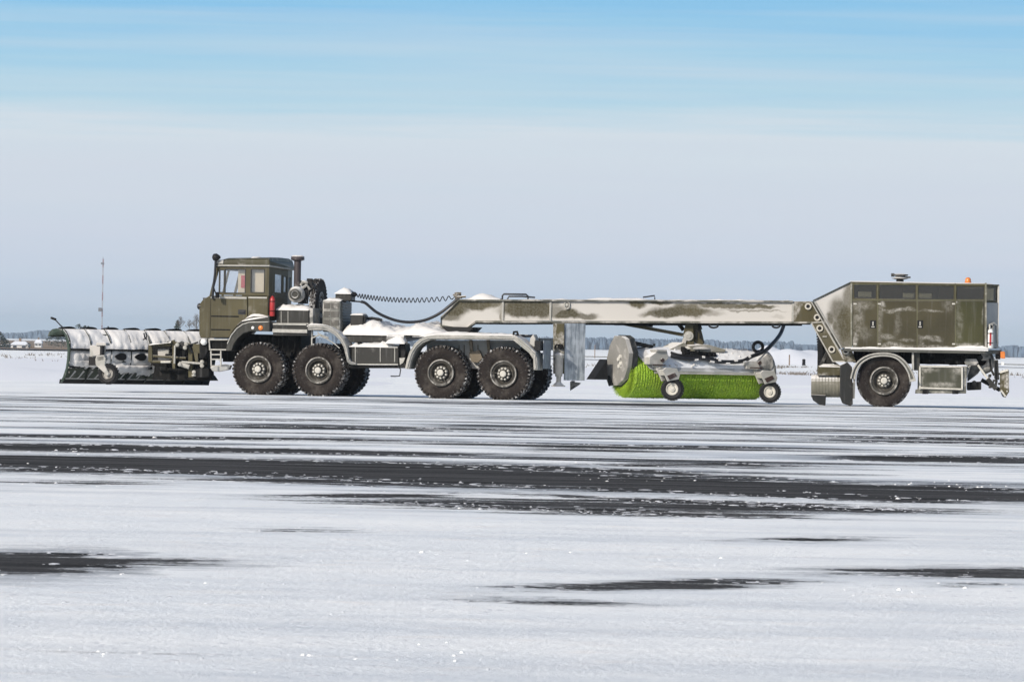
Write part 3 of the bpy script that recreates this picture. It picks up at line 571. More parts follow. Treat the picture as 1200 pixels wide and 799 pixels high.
# ================================================================ tractor truck
_c2 = ground_pt(372.5, horizon(372.5) + 62.2)
T = Frame((_c2.x, _c2.y, 0), 12.0)
WID = 2.85
def PL(fr, pts, v): return [fr.P(x, y, v) for x, y in pts]
def make_wheel(parent, loc, rad, width, rimr, flip=False, kind='drive'):
    w = part_empty('wheel', parent, loc, (0, 0, math.pi if flip else 0)); OFF[w.name] = Vector()
    # axle along y, outer face towards -y, tyre spans y 0..width
    mb = MB(); k = rad - rimr
    prof = [(0.10, rimr * 0.97), (0.02, rimr), (0.0, rimr + k * 0.12), (-0.03, rimr + k * 0.3), (-0.05, rimr + k * 0.55), (-0.03, rimr + k * 0.8), (0.02, rad * 0.975), (0.07, rad * 0.985),
            (width - 0.07, rad * 0.985), (width - 0.02, rad * 0.975), (width + 0.03, rimr + k * 0.6), (width, rimr), (width - 0.1, rimr * 0.97)]
    mb.lathe((0, 0.05, 0), (0, 1, 0), prof, 64, caps=False)
    nl = 42 if kind == 'drive' else 52
    for i in range(nl):
        a = 2 * math.pi * i / nl
        for s, (y0, y1) in enumerate(((0.03, width * 0.47), (width * 0.53, width + 0.07))):
            aa = a + (math.pi / nl if s else 0); r0 = rad * 0.965; r1 = rad * (1.0 if kind == 'drive' else 0.993); da = 0.30 * 2 * math.pi / nl * (1 if kind == 'drive' else 1.25); tw = 0.05 if kind == 'drive' else 0.0
            def pt(r, t, y, sk): return (r * math.cos(t + sk), y, r * math.sin(t + sk))
            mb.quadloft([[pt(r0, aa - da, y0, 0), pt(r0, aa + da, y0, 0), pt(r0, aa + da, y1, tw), pt(r0, aa - da, y1, tw)],
                         [pt(r1, aa - da * .8, y0, 0), pt(r1, aa + da * .8, y0, 0), pt(r1, aa + da * .8, y1, tw), pt(r1, aa - da * .8, y1, tw)]])
        if kind == 'drive':          # shoulder lug wrapping on to the side wall
            t = a; r0, r1 = rad * 0.86, rad * 0.99; da = 0.22 * 2 * math.pi / nl
            mb.quadloft([[(r * math.cos(t + q), y, r * math.sin(t + q)) for r, q in ((r0, -da * .6), (r0, da * .6), (r1, da), (r1, -da))] for y in (0.05, -0.005)])
    mb.build('tyre', TYRE, w, smooth=30)
    mb = MB()
    mb.lathe((0, 0, 0), (0, 1, 0), [(0.02, rimr * 1.03), (0.0, rimr * 1.03), (-0.012, rimr * 0.98), (0.0, rimr * 0.92), (0.02, rimr * 0.90), (0.03, rimr * 0.80), (0.01, rimr * 0.76), (0.03, rimr * 0.70), (0.10, rimr * 0.66),
               (0.12, rimr * 0.56), (0.06, rimr * 0.50), (0.05, rimr * 0.30), (-0.02, rimr * 0.27), (-0.05, rimr * 0.24), (-0.06, rimr * 0.10), (-0.06, 0.001)], 40, caps=False)
    mb.lathe((0, 0.06, 0), (0, 1, 0), [(0, rimr * 0.98), (width - 0.12, rimr * 0.98), (width - 0.2, rimr * .3), (width - 0.2, 0.001)], 32, caps=False)
    if kind == 'drive': mb.tube([(rimr * 0.45 * math.cos(0.7), -0.01, -rimr * 0.45 * math.sin(0.7)), (rimr * 0.9 * math.cos(0.7), -0.02, -rimr * 0.9 * math.sin(0.7))], 0.014, 6)
    mb.build('rim', RIM, w, smooth=30)
    mb = MB(); nn = 10
    for i in range(nn):
        a = 2 * math.pi * i / nn; r = rimr * (0.40 if kind == 'drive' else 0.36)
        mb.lathe((r * math.cos(a), 0.07, r * math.sin(a)), (0, -1, 0), [(0, 0.036), (0.05, 0.034), (0.075, 0.02)], 6)
    mb.lathe((0, -0.03, 0), (0, -1, 0), [(0, rimr * 0.24), (0.035, rimr * 0.24), (0.05, rimr * 0.17), (0.05, .001)], 16, caps=False)
    mb.build('hub_nuts', NUT, w, smooth=30)
    MB().lathe((0, 0, 0), (0, -1, 0), [(0.0, rimr * 0.97), (0.015, rimr * 0.98), (0.018, rimr * 0.92), (0.0, rimr * .90)], 48, caps=False).build('rim_ring', RING, w, smooth=30)
    return w
def copy_wheel(w, loc, flip, parent):
    c = w.copy(); COL.objects.link(c); c.parent = parent; c.location = Vector(loc) - OFF.get(parent.name, Vector()); c.rotation_euler = (0, rnd.uniform(-3, 3) if not flip else 0, math.pi if flip else 0)
    for ch in list(w.children):
        d = ch.copy(); COL.objects.link(d); d.parent = c
    return c

u_cab, _ = T.P(302, 430, 0)
truck = thing('tractor_truck', 'olive eight-wheeled heavy tractor truck with snow on its deck, between plow and trailer', 'truck', T, (u_cab, WID / 2, 0))
RT = 0.672
w0 = None
for cx in (302, 372.5, 516, 589.5):
    u, _ = T.P(cx, 433, 0)
    if w0 is None: w0 = make_wheel(truck, (u, 0.05, RT - 0.034), RT, 0.48, 0.33); 
    else: copy_wheel(w0, (u, 0.05, RT - 0.034), False, truck)
    copy_wheel(w0, (u, WID - 0.05, RT - 0.034), True, truck)

def TP(name, pts, v0, v1, mat, bev=0.008, parent=None, label=None, vref=None):
    return MB().prism(PL(T, pts, v0 if vref is None else vref), v0, v1).build(name, mat, parent or truck, bevel=bev, label=label)
# chassis rails, axles, transmission
mb = MB()
zc = 0.98; u0, _ = T.P(262, 400, 1); u1, _ = T.P(628, 400, 1)
for v in (0.95, 1.72): mb.box((u0, v, 0.80), (u1, v + 0.14, 1.14))
for x in (340, 420, 455, 552, 600):
    u, _ = T.P(x, 400, 1); mb.box((u, 0.95, 0.84), (u + 0.12, 1.8, 1.08))
mb.build('chassis_frame', DARK, truck, bevel=0.01)
mb = MB()
for cx in (302, 372.5, 516, 589.5):
    u, _ = T.P(cx, 433, 0)
    mb.tube([(u, 0.45, RT), (u, WID - 0.45, RT)], 0.13, 10); mb.lathe((u, 1.15, RT), (0, 1, 0), [(0, .1), (.1, .26), (.35, .26), (.5, .1)], 14)
    for v in (0.62, WID - 0.75):
        mb.bar((u - 0.55, v, 0.72), (u, v, 0.88), 0.1, 0.07); mb.bar((u + 0.55, v, 0.72), (u, v, 0.88), 0.1, 0.07); mb.tube([(u - .12, v, .8), (u - .3, v - .02, 1.25)], .05, 8)
mb.build('axle', DARK, truck, smooth=35)
mb = MB()    # engine, gearbox and pipework under the cab
for i in range(26):
    u = T.P(rnd.uniform(318, 352), 400, .7)[0]; z = rnd.uniform(0.9, 1.45); v = rnd.uniform(.35, 1.0); s = rnd.uniform(.04, .13)
    mb.box((u, v, z), (u + s * 1.6, v + .2, z + s))
mb.box((T.P(275, 400, .6)[0], .62, .75), (T.P(352, 400, .6)[0], 2.2, 1.5))
for x in (326, 331, 337, 345): mb.tube([T.W(x, 392, .3), T.W(x + 1, 405, .4), T.W(x - 2, 418, .5)], .018, 6)
mb.build('engine', DARK, truck, bevel=0.006)

# ---- cab
CV = 0.06; CW = 2.36
lower = [(235, 396), (233.5, 391), (233.6, 357), (237.5, 351.5), (245.3, 346.5), (315, 346.5), (315, 372), (300, 374), (286, 377), (276, 384), (269, 394), (267, 396)]
mb = MB(); lp = PL(T, lower, CV + 0.035)
inset = [(u, z) for u, z in lp]
mb.prism(inset, CV + 0.035, CV + CW - 0.035)
# front pillars and header
ap = PL(T, [(245.3, 346.5), (247.8, 346.5), (256.6, 315), (256.6, 309.7), (254.3, 309.7)], CV)
for v in (CV, CV + CW - .06): mb.prism(ap, v, v + 0.06)
uF, zF = T.P(233.6, 357, CV)
# front header and centre post of the windscreen
a = T.P(254.3, 309.7, CV); b = T.P(245.3, 346.5, CV)
mb.prism([a, (a[0] + .12, a[1]), (a[0] + .10, a[1] - .14), (a[0] - .03, a[1] - .14)], CV + .06, CV + CW - .06)
mb.quadloft([[(p[0], v, p[1]) for p in (a, (a[0] + .05, a[1]), (b[0] + .05, b[1]), b)] for v in (CV + CW / 2 - .03, CV + CW / 2 + .03)])
# near and far upper side walls with window openings
uA, zT = T.P(256.6, 309.7, CV); uB, zB = T.P(315, 346.5, CV)
holes = []
for (x0, x1, y0, y1) in ((257.6, 262.3, 317, 342), (264, 287.2, 316.2, 342.6), (294.2, 309.6, 316.2, 342.2)):
    p = T.P(x0, y1, CV); q = T.P(x1, y0, CV); holes.append((p[0], q[0], p[1], q[1]))
for v, d in ((CV, .05), (CV + CW, -.05)):
    m2 = MB(); holed_wall(m2, lambda x, y: (x, v, y), [uA, uB], [zB, zT], holes, (0, d, 0))
    me = bpy.data.meshes.new('t'); m2.bm.to_mesh(me); mb.bm.from_mesh(me); m2.bm.free(); bpy.data.meshes.remove(me)
# sloped filler under the quarter light (between pillar and wall)
mb.prism(PL(T, [(247.8, 346.5), (256.6, 315), (256.6, 346.5)], CV + .015), CV + .018, CV + .03) if False else None
# chamfered rear corners and rear wall, with windows
CH_V = 0.98
pr0 = T.P(315, 310.5, CV); pr1 = T.P(337.5, 315.4, CV + CH_V)
ub0 = pr0[0]; ub1 = pr1[0]; ztop0 = pr0[1]; ztop1 = pr1[1]; zlow = T.P(315, 375, CV)[1]
def chamfer(near):
    va = CV if near else CV + CW; vb = CV + CH_V if near else CV + CW - CH_V
    m2 = MB(); LW = 1.0
    def to3(x, y):
        top = ztop0 + (ztop1 - ztop0) * x; zz = zlow + (top - zlow) * y
        return (ub0 + (ub1 - ub0) * x, va + (vb - va) * x, zz)
    t = Vector((-(vb - va), (ub1 - ub0), 0)).normalized() * 0.05
    if t.x > 0: t = -t
    holed_wall(m2, to3, [0, 1], [0, 1], [(0.34, 0.72, 0.52, 0.86), (0.80, 0.96, 0.55, 0.84)], t)
    return m2, to3
for near in (True, False):
    m2, to3 = chamfer(near); me = bpy.data.meshes.new('t'); m2.bm.to_mesh(me); mb.bm.from_mesh(me); m2.bm.free(); bpy.data.meshes.remove(me)
    if near: ch3 = to3
m2 = MB(); holed_wall(m2, lambda x, y: (ub1, x, y), [CV + CH_V, CV + CW - CH_V], [zlow, ztop1], [(CV + CH_V + .12, CV + CW - CH_V - .12, zB + .1, ztop1 - .2)], (-.05, 0, 0))
me = bpy.data.meshes.new('t'); m2.bm.to_mesh(me); mb.bm.from_mesh(me); m2.bm.free(); bpy.data.meshes.remove(me)
mb.quadloft([[(ub0 - .02, CV + .04, zlow), (ub1 - .05, CV + CH_V, zlow), (ub1 - .05, CV + CW - CH_V, zlow), (ub0 - .02, CV + CW - .04, zlow)], [(ub0 - .02, CV + .04, zlow + .05), (ub1 - .05, CV + CH_V, zlow + .05), (ub1 - .05, CV + CW - CH_V, zlow + .05), (ub0 - .02, CV + CW - .04, zlow + .05)]])
cabo = mb.build('cab', OLIVE, truck, bevel=0.006)
# ribs pressed into the shaded rear corner
mb = MB()
for y in (0.12, 0.22, 0.32, 0.42):
    a = Vector(ch3(0.1, y)); b = Vector(ch3(0.95, y)); mb.bar(a, b, .03, .035)
mb.build('pressed_ribs', OLIVE, truck, bevel=.004)
# roof: shallow slab with sloping rear, gutter rail
mb = MB()
rf = PL(T, [(252.5, 310.6), (253, 307), (257, 305.6), (265, 303.6), (314, 302.8), (316, 304), (316.5, 310.9)], CV)
n = 8; rings = []
for i, v in enumerate([CV - .03, CV + .02, CV + .25, CV + CW / 2, CV + CW - .25, CV + CW - .02, CV + CW + .03]):
    dz = [-.05, 0, .03, .04, .03, 0, -.05][i]
    rings.append([(u, v, z + (dz if k not in (0, 6) else 0)) for k, (u, z) in enumerate(rf)])
mb.quadloft(rings)
ue = rf[5][0]
top = [(ue, CV - .03, rf[5][1] - .03), (ue, CV + CW + .03, rf[5][1] - .03), (ub1 + .05, CV + CW - CH_V + .05, ztop1 + .05), (ub1 + .05, CV + CH_V - .05, ztop1 + .05)]
bot = [(ue, CV - .03, ztop0 - .03), (ue, CV + CW + .03, ztop0 - .03), (ub1 + .05, CV + CW - CH_V + .05, ztop1 - .03), (ub1 + .05, CV + CH_V - .05, ztop1 - .03)]
mb.quadloft([bot, top])
roof = mb.build('roof', painted('roof_paint', (.06, .055, .03), frost=.5, top=False), truck, bevel=.01)
mb = MB(); mb.tube([T.W(252, 311.2, CV - .04), T.W(315.4, 311.6, CV - .04), (ub1 + .06, CV + CH_V - .06, ztop1 - .0)], .022, 6)
mb.build('gutter', TRIM, roof, smooth=50)
snow_heap([T.P(293, 303, .3), T.P(296, 300.8, .3), T.P(301, 301, .3), T.P(306, 303, .3)], .2, .8, 'snow_patch', roof, floor=T.P(300, 303.5, .3)[1], bump=.01, seed=3)
# glazing
mb = MB()
for h in holes:
    for v in (CV + .02, CV + CW - .03): mb.box((h[0] - .005, v, h[2] - .005), (h[1] + .005, v + .008, h[3] + .005))
mb.build('side_window', GLASS, truck, split=True)
mb = MB(); a = T.P(254.6, 313, CV); b = T.P(246, 346.5, CV)
mb.quadloft([[(a[0], v, a[1]), (a[0] + .012, v, a[1]), (b[0] + .012, v, b[1]), (b[0], v, b[1])] for v in (CV + .06, CV + CW - .06)])
mb.build('windscreen', WGLASS, truck)
mb = MB()
for (x0, x1, y0, y1) in ((0.34, 0.72, 0.52, 0.86), (0.80, 0.96, 0.55, 0.84)):
    q = [Vector(ch3(x, y)) + Vector((-.02, 0.01, 0)) for x, y in ((x0, y0), (x1, y0), (x1, y1), (x0, y1))]
    mb.quadloft([q, [p + Vector((-.006, .006, 0)) for p in q]])
mb.box((ub1 - .03, CV + CH_V + .12, zB + .1), (ub1 - .02, CV + CW - CH_V - .12, ztop1 - .2))
mb.build('rear_window', SKYGLASS, truck, split=True)
# interior: seats, dashboard, a bulkhead curtain behind the rear doors
mb = MB()
for x, v in ((277, .55), (277, 1.75)):
    u, z = T.P(x, 360, v); mb.box((u, v, z), (u + .5, v + .55, z + .2)); mb.obox((u + .48, v, z), (.12, 0, 0), (0, .55, 0), (.1, 0, .62))
mb.build('seat', INTERIOR, truck, bevel=.04, split=True)
mb = MB(); h = holes[2]; mb.box((h[0] - .05, CV + .12, h[2] - .05), (h[1] + .05, CV + .13, h[3] + .03)); mb.box((holes[1][1] - .21, CV + .14, h[2] - .02), (holes[1][1] + .02, CV + .16, h[3] + .03))
mb.build('curtain', CURTAIN, truck, split=True)
MB().box((holes[1][1] - .13, CV + .125, holes[1][2] + .12), (holes[1][1] - .03, CV + .137, holes[1][3] - .14)).build('red_strap', RED, truck)
mb = MB()
for h in holes:     # rubber seals standing proud around each side window
    o = .018
    for v in (CV - .006, ):
        for a, b in (((h[0] - o, h[2] - o), (h[1] + o, h[2])), ((h[0] - o, h[3]), (h[1] + o, h[3] + o)), ((h[0] - o, h[2]), (h[0], h[3])), ((h[1], h[2]), (h[1] + o, h[3]))):
            mb.box((a[0], v, a[1]), (b[0], v + .012, b[1]))
mb.build('window_seals', HOSE, truck)
# doors: panels standing proud of the shell, below the windows
d1 = TP('door', [(246.8, 395.2), (246.8, 349.3), (289.6, 349.3), (289.6, 373.2), (285, 376), (278, 381), (272, 388), (268.6, 395.2)], CV - .004, CV + .03, OLIVE, .006)
d2 = TP('door', [(290.9, 372.6), (290.9, 349.3), (313.4, 349.3), (313.4, 371), (300, 371.6)], CV - .004, CV + .03, OLIVE, .006)
for d, x0, x1 in ((d1, 247.2, 289.2), (d2, 291.3, 313)):
    mb = MB(); a = T.P(x0, 349.6, CV); b = T.P(x1, 348.0, CV); mb.box((a[0], CV - .022, a[1]), (b[0], CV + .01, b[1])); mb.build('waist_moulding', TRIM, d)
mb = MB(); a = T.P(247.4, 371.2, CV); b = T.P(280, 370.2, CV); mb.box((a[0], CV - .008, a[1]), (b[0], CV, b[1])); a = T.P(247.4, 386.8, CV); b = T.P(270, 385.8, CV); mb.box((a[0], CV - .01, a[1]), (b[0], CV, b[1])); mb.build('crease_shade', DARK, d1)  # dark strips paint the shade of the door creases
mb = MB(); a = T.P(279, 368.4, CV); b = T.P(288, 362.9, CV); mb.box((a[0], CV - .012, a[1]), (b[0], CV + .004, b[1])); mb.bar((a[0] + .03, CV - .03, (a[1] + b[1]) / 2), (b[0] - .03, CV - .03, (a[1] + b[1]) / 2), .02, .035); mb.build('handle', HOSE, d1, bevel=.004)
# front panel shut line, mirror, snorkel post and front lamp
mb = MB()
a = T.P(245.6, 395, CV); b = T.P(246.3, 349, CV); mb.box((a[0], CV + .02, a[1]), (b[0], CV + .037, b[1])); mb.build('door_gap', HOSE, truck)
mb = MB(); p = [T.W(252.8, 303.5, CV - .1), T.W(252, 320, CV - .1), T.W(250.2, 335, CV - .1), T.W(249, 350, CV - .06)]
mb.tube(p, .03, 8); mb.build('pillar_tube', HOSE, truck, smooth=50)
mb = MB(); c = T.W(253.2, 301.5, CV - .1); mb.lathe(c + Vector((-.09, 0, 0)), (1, 0, 0), [(0, .04), (.03, .085), (.1, .095), (.16, .06), (.2, .03)], 14); mb.build('spot_lamp', BLACK, truck, smooth=50)
mb = MB(); a = T.W(255, 306.8, CV); mb.box((a.x - .05, CV - .05, a.z - .05), (a.x + .16, CV + .2, a.z + .05)); mb.build('visor', WHITEP, truck, bevel=.01)
mb = MB(); mb.tube([T.W(250.8, 338, CV - .02), T.W(252.5, 343, CV - .15), T.W(255.2, 347.5, CV - .2)], .018, 6); a = T.W(254.8, 345.6, CV - .22); mb.box((a.x - .04, CV - .28, a.z - .08), (a.x + .03, CV - .14, a.z + .07)); mb.build('mirror', DARK, truck, bevel=.008)
mb = MB(); a = T.W(231.5, 359, CV + .1); mb.lathe(a, (1, 0, 0), [(0, .05), (.02, .07), (.1, .07)], 12); mb.box((a.x + .04, CV + .06, a.z - .08), (a.x + .1, CV + .3, a.z + .08)); mb.build('side_lamp', HOSE, truck, smooth=40)
mb = MB()
for y in (356, 363, 370, 377, 384): 
    z = T.P(234, y, CV)[1]; mb.box((uF - .02, CV + .2, z - .02), (uF + .02, CV + CW - .2, z + .02))
mb.build('grille', DARK, truck, bevel=.006)
mb = MB(); mb.prism(PL(T, [(236, 400), (236, 351.5), (239, 348.8), (244, 345.9), (245.5, 347.5), (240, 352)], CV), CV - .01, CV + .02) if False else None
mb.box((T.P(237, 352, CV)[0], CV + .05, T.P(237, 350.8, CV)[1]), (T.P(244, 350, CV)[0], CV + .5, T.P(237, 348.8, CV)[1])); mb.build('wiper_tray', HOSE, truck, bevel=.005)
# ---- first wheel arch
arch1 = [(264.6, 411), (266.2, 402.5), (270.5, 392.5), (277, 384.5), (284, 379.6), (292, 376.8), (316, 376.6), (316, 388.4), (293, 388), (285, 390.5), (278, 397), (273.6, 404), (271.2, 411)]
f1 = TP('front_fender', arch1, -.05, .62, FENDER, .012)
TP('fender_top', [(277, 381.5), (283, 376), (291, 371.8), (297, 370.4), (315.5, 370.4), (315.8, 376.2), (291, 376.4), (284, 379)], .0, .6, FENDER, .012)
mb = MB(); mb.tube([T.W(x, y, -.06) for x, y in ((266.5, 402.8), (270.9, 393), (277.3, 385), (284.2, 380.1), (292, 377.6), (314.5, 377.3))], .016, 6); mb.build('edge_bead', TRIM, f1, smooth=50)
snow_heap([T.P(285, 375.6, .1), T.P(290, 372, .1), T.P(296, 368.4, .1), T.P(306, 367.4, .1), T.P(313, 369.4, .1), T.P(315.6, 371, .1)], -.02, .58, 'snow_cap', f1, floor=(T.P(285, 376, .1)[1], T.P(315, 371, .1)[1]), bump=.015, seed=8)
for x, m_, nm in ((296.5, LAMPW, 'marker_lamp'), (305.6, ORANGE, 'turn_lamp')):
    mb = MB(); a = T.W(x, 384.2, -.05); r = .062 if m_ is ORANGE else .045
    mb.lathe(a, (0, -1, 0), [(0, r), (.02, r), (.035, r * .7), (.04, .001)], 6 if m_ is not ORANGE else 8, caps=False); mb.build(nm, m_, f1, smooth=40)
# ---- steps and battery box ahead of the first wheel
mb = MB(); a = T.P(245, 409, .05); b = T.P(266, 398, .05)
mb.box((a[0], .12, a[1]), (b[0], .8, b[1])); st = mb.build('step_box', DARK, truck, bevel=.008)
mb = MB()
for p, q in (((244.5, 398), (267, 398)), ((245, 409.5), (266, 409.8)), ((245, 398), (246, 409.5)), ((247.2, 411), (247.6, 429)), ((258.8, 411), (259, 428.6)), ((247.2, 421), (259, 421)), ((247.4, 428.8), (259, 428.6)), ((247.2, 415.5), (259, 415.4))):
    mb.bar(T.W(*p, .06), T.W(*q, .06), .035, .035)
mb.build('step_frame', TRIM, st, bevel=.005)
mb = MB(); mb.prism(PL(T, [(246, 430.5), (252, 428.4), (262, 426.6), (270, 428), (268, 433), (256, 435.5), (249, 435)], .3), .3, .5); mb.build('step_bracket', STEEL, st, bevel=.01)
TP('front_bumper', [(233.5, 398), (244, 398), (244, 412), (238, 420), (233.5, 420)], .1, WID - .1, DARK, .02)
mb = MB(); c = T.W(238.8, 400.5, .0); mb.lathe(c, (0, -1, 0), [(-.1, .07), (0, .085), (.05, .075), (.08, .04)], 16); mb.build('headlamp', LAMPW, truck, smooth=50)
# ---- behind the cab
TP('exhaust_stack', [(344.2, 337), (344.2, 303.6), (352.4, 303.6), (352.6, 337)], .5, .5, DARK) if False else None
mb = MB(); c = T.W(348.3, 336, .65); zt = T.P(348, 304, .65)[1]
mb.lathe((c.x, .65, c.z - .1), (0, 0, 1), [(0, .088), (zt - c.z + .06, .088)], 20)
mb.lathe((c.x, .65, zt - .04), (0, 0, 1), [(0, .10), (.03, .17), (.11, .165), (.14, .12), (.14, .001)], 24, caps=False)
ex = mb.build('exhaust_stack', painted('stack_paint', (.05, .04, .042), frost=.35), truck, smooth=40)
mb = MB(); c = T.W(345.6, 345, .15)
mb.lathe(c, (0, 1, 0), [(0.02, .001), (0.02, .07), (-.02, .09), (.0, .10), (.03, .16), (.06, .19), (.1, .2), (.62, .2), (.7, .15)], 28, caps=False)
mb.build('air_filter', FROSTED, truck, smooth=40)
mb = MB(); mb.lathe(c + Vector((0, .012, 0)), (0, -1, 0), [(-.02, .15), (.02, .14), (.025, .09), (-.0, .08), (-.0, .001)], 18, caps=False); mb.build('filter_intake', FENDER, truck, smooth=40)
mb = MB()
for i in range(30):
    p = T.W(rnd.uniform(349, 366), rnd.uniform(331, 357), rnd.uniform(.35, 1.0)); s = rnd.uniform(.04, .12); mb.box(p, p + Vector((s, .15, s * 1.2)))
for k in range(6): mb.tube([T.W(350 + 2 * k, 356, .4), T.W(352 + 2 * k, 340, .45), T.W(357 + k, 334, .6), T.W(364, 345 + k, .8)], .022, 6)
mb.build('hose_cluster', BLACK, truck, bevel=.004)
mb = MB(); mb.tube([T.W(353, 334, .55), T.W(355, 330, .5), T.W(359, 331, .5), T.W(362, 336, .5)], .045, 8); mb.tube([T.W(354, 338, .4), T.W(360, 334, .4), T.W(363, 339, .45)], .04, 8); mb.build('air_pipe', FROSTED, truck, smooth=50)
# spare wheel standing across the frame
uS, zS = T.P(363.5, 357, 1.1)
sw = part_empty('spare_wheel', truck, (uS + .30, 1.05, zS), (0, 0, R(90))); OFF[sw.name] = Vector()
for ch in w0.children:
    d = ch.copy(); COL.objects.link(d); d.parent = sw; d.scale = (.97, .3, .97)
# tool box with a light end face
mb = MB(); mb.prism(PL(T, [(323.6, 379.5), (323.6, 363.5), (325, 362.4), (361.8, 363), (361.8, 379.5)], .1), .1, .85)
tb = mb.build('tool_box', GREY, truck, bevel=.012)
mb = MB()
for x in (329.5, 337.5): mb.bar(T.W(x, 364.5, .095), T.W(x, 378.8, .095), .012, .014)
mb.bar(T.W(324, 379.2, .09), T.W(361.6, 379.4, .09), .02, .03); mb.build('strap', TRIM, tb, split=True) 
snow_heap([T.P(323.4, 364, .1), T.P(325, 360.5, .1), T.P(331, 357.6, .1), T.P(340, 358.5, .1), T.P(350, 357.6, .1), T.P(360, 358.6, .1), T.P(362, 362, .1)], .08, .9, 'snow_cap', tb, floor=T.P(340, 363, .1)[1], bump=.02, seed=1, edge=.08)
TP('side_cabinet', [(362.4, 381), (362.4, 361), (366.8, 361), (366.8, 381)], .14, .85, FROSTED, .01)
tr = TP('step_tray', [(319.8, 393.2), (319.8, 380), (360.4, 380), (360.4, 393.2)], -.0, .6, GREY, .01)
mb = MB(); a = T.P(319.8, 389.6, -.01); b = T.P(360.4, 386.2, -.01); mb.box((a[0], -.06, a[1]), (b[0], .02, b[1])); mb.build('tread_plate', TRIM, tr, bevel=.006)
mb = MB(); a = T.P(320, 380.6, -.01); b = T.P(359, 379.4, -.01); mb.box((a[0], -.03, a[1]), (b[0], .05, b[1])); mb.build('edge_strip', TRIM, tr)
TP('fender_bracket', [(364.5, 405), (364.5, 383), (366, 383), (366, 405)], .1, .13, TRIM, 0)
# ---- second wheel arch
arch2 = [(360.5, 381), (368, 380.4), (380, 380.8), (388, 383.4), (396, 388.6), (402.5, 396), (406.8, 404.5), (408.6, 413), (409.5, 420), (411.5, 423.8), (417, 425.2), (417, 427.6), (410, 427), (406.4, 423.5), (404.6, 415), (402.4, 406.4), (398, 398.8), (391.6, 392.4), (384.6, 388.2), (378, 386.6), (360.5, 387)]
f2 = TP('middle_fender', arch2, -.06, .60, painted('fender_snowy', (.2, .2, .19), frost=.9, fs=3), .012)
mb = MB(); mb.tube([T.W(x, y, -.075) for x, y in ((362, 382.8), (380, 382.9), (387.4, 385.6), (395, 390.6), (401, 397.6), (405.2, 405.8), (407, 414), (408.2, 420.6))], .02, 6); mb.build('edge_bead', TRIM, f2, smooth=50)
mb = MB(); mb.tube([T.W(x, y, -.05) for x, y in ((372, 389), (376, 394), (383, 397), (391, 402), (398, 408))], .014, 6); mb.tube([T.W(x, y, .1) for x, y in ((366, 396), (375, 392), (385, 396))], .02, 6); mb.build('brake_lines', TRIM, f2, smooth=50)
snow_heap([T.P(361, 382, .1), T.P(366, 379.2, .1), T.P(374, 380, .1), T.P(382, 381.5, .1), T.P(389, 384.6, .1)], -.04, .55, 'snow_cap', f2, floor=(T.P(361, 382, .1)[1], T.P(389, 385, .1)[1]), bump=.02, seed=5)
# ---- radiator / generator cabinet
uG0, zG1 = T.P(377.8, 351.6, .25); uG1, zG0 = T.P(398.6, 384.6, .25)
mb = MB(); mb.box((uG0, .25, zG0 - .1), (uG1, 1.35, zG1)); gen = mb.build('cooler_cabinet', painted('cabinet_dusty', (.13, .13, .115), frost=.8, fs=2.5), truck, bevel=.05)
mb = MB()
for i in range(3):
    zz0 = zG0 + .06 + i * (zG1 - zG0 - .06) / 3; zz1 = zz0 + (zG1 - zG0) / 3 - .08
    for u_0, u_1 in ((uG0 + .04, uG0 + .205), (uG0 + .225, uG1 - .04)): mb.box((u_0, .243, zz0), (u_1, .256, zz1))
mb.build('panel_insets', painted('inset_dusty', (.09, .085, .075), frost=.55, fs=5), gen, bevel=.01)
mb = MB(); mb.box((uG1 - .004, .32, zG0 - .05), (uG1 + .03, 1.3, zG1 - .04)); 
for i in range(9): mb.box((uG1 + .03, .36, zG0 + .02 + i * .07), (uG1 + .045, 1.26, zG0 + .05 + i * .07))
mb.build('louvred_end', painted('dark_louvre', (.03, .035, .036), frost=.35), gen, bevel=.006)
snow_heap([(uG0 + .01, zG1), (uG0 + .15, zG1 + .06), (uG0 + .4, zG1 + .05), (uG1, zG1 + .02)], .27, 1.3, 'snow_cap', gen, floor=zG1 - .01, bump=.015, seed=2)
a = T.P(392.8, 352.4, .5); b = T.P(411.6, 343.6, .5); mb = MB(); mb.box((a[0], .5, a[1]), (b[0], .95, b[1])); jb = mb.build('junction_box', GREY, truck, bevel=.02)
snow_heap([(a[0] - .02, b[1]), (a[0] + .08, b[1] + .06), ((a[0] + b[0]) / 2, b[1] + .115), (b[0] - .08, b[1] + .10), (b[0], b[1])], .46, 1.0, 'snow_cap', jb, floor=b[1] - .01, bump=.012, seed=7, edge=.15)
mb = MB(); mb.lathe(T.W(411.8, 345, .7), (1, 0, 0), [(0, .05), (.03, .07), (.1, .06), (.14, .03)], 12); mb.bar(T.W(409, 352.6, .7), T.W(423, 353.6, .7), .05, .04); mb.bar(T.W(404, 352, .7), T.W(404.5, 362, .7), .05, .05); mb.build('hose_support', BLACK, jb, smooth=40)
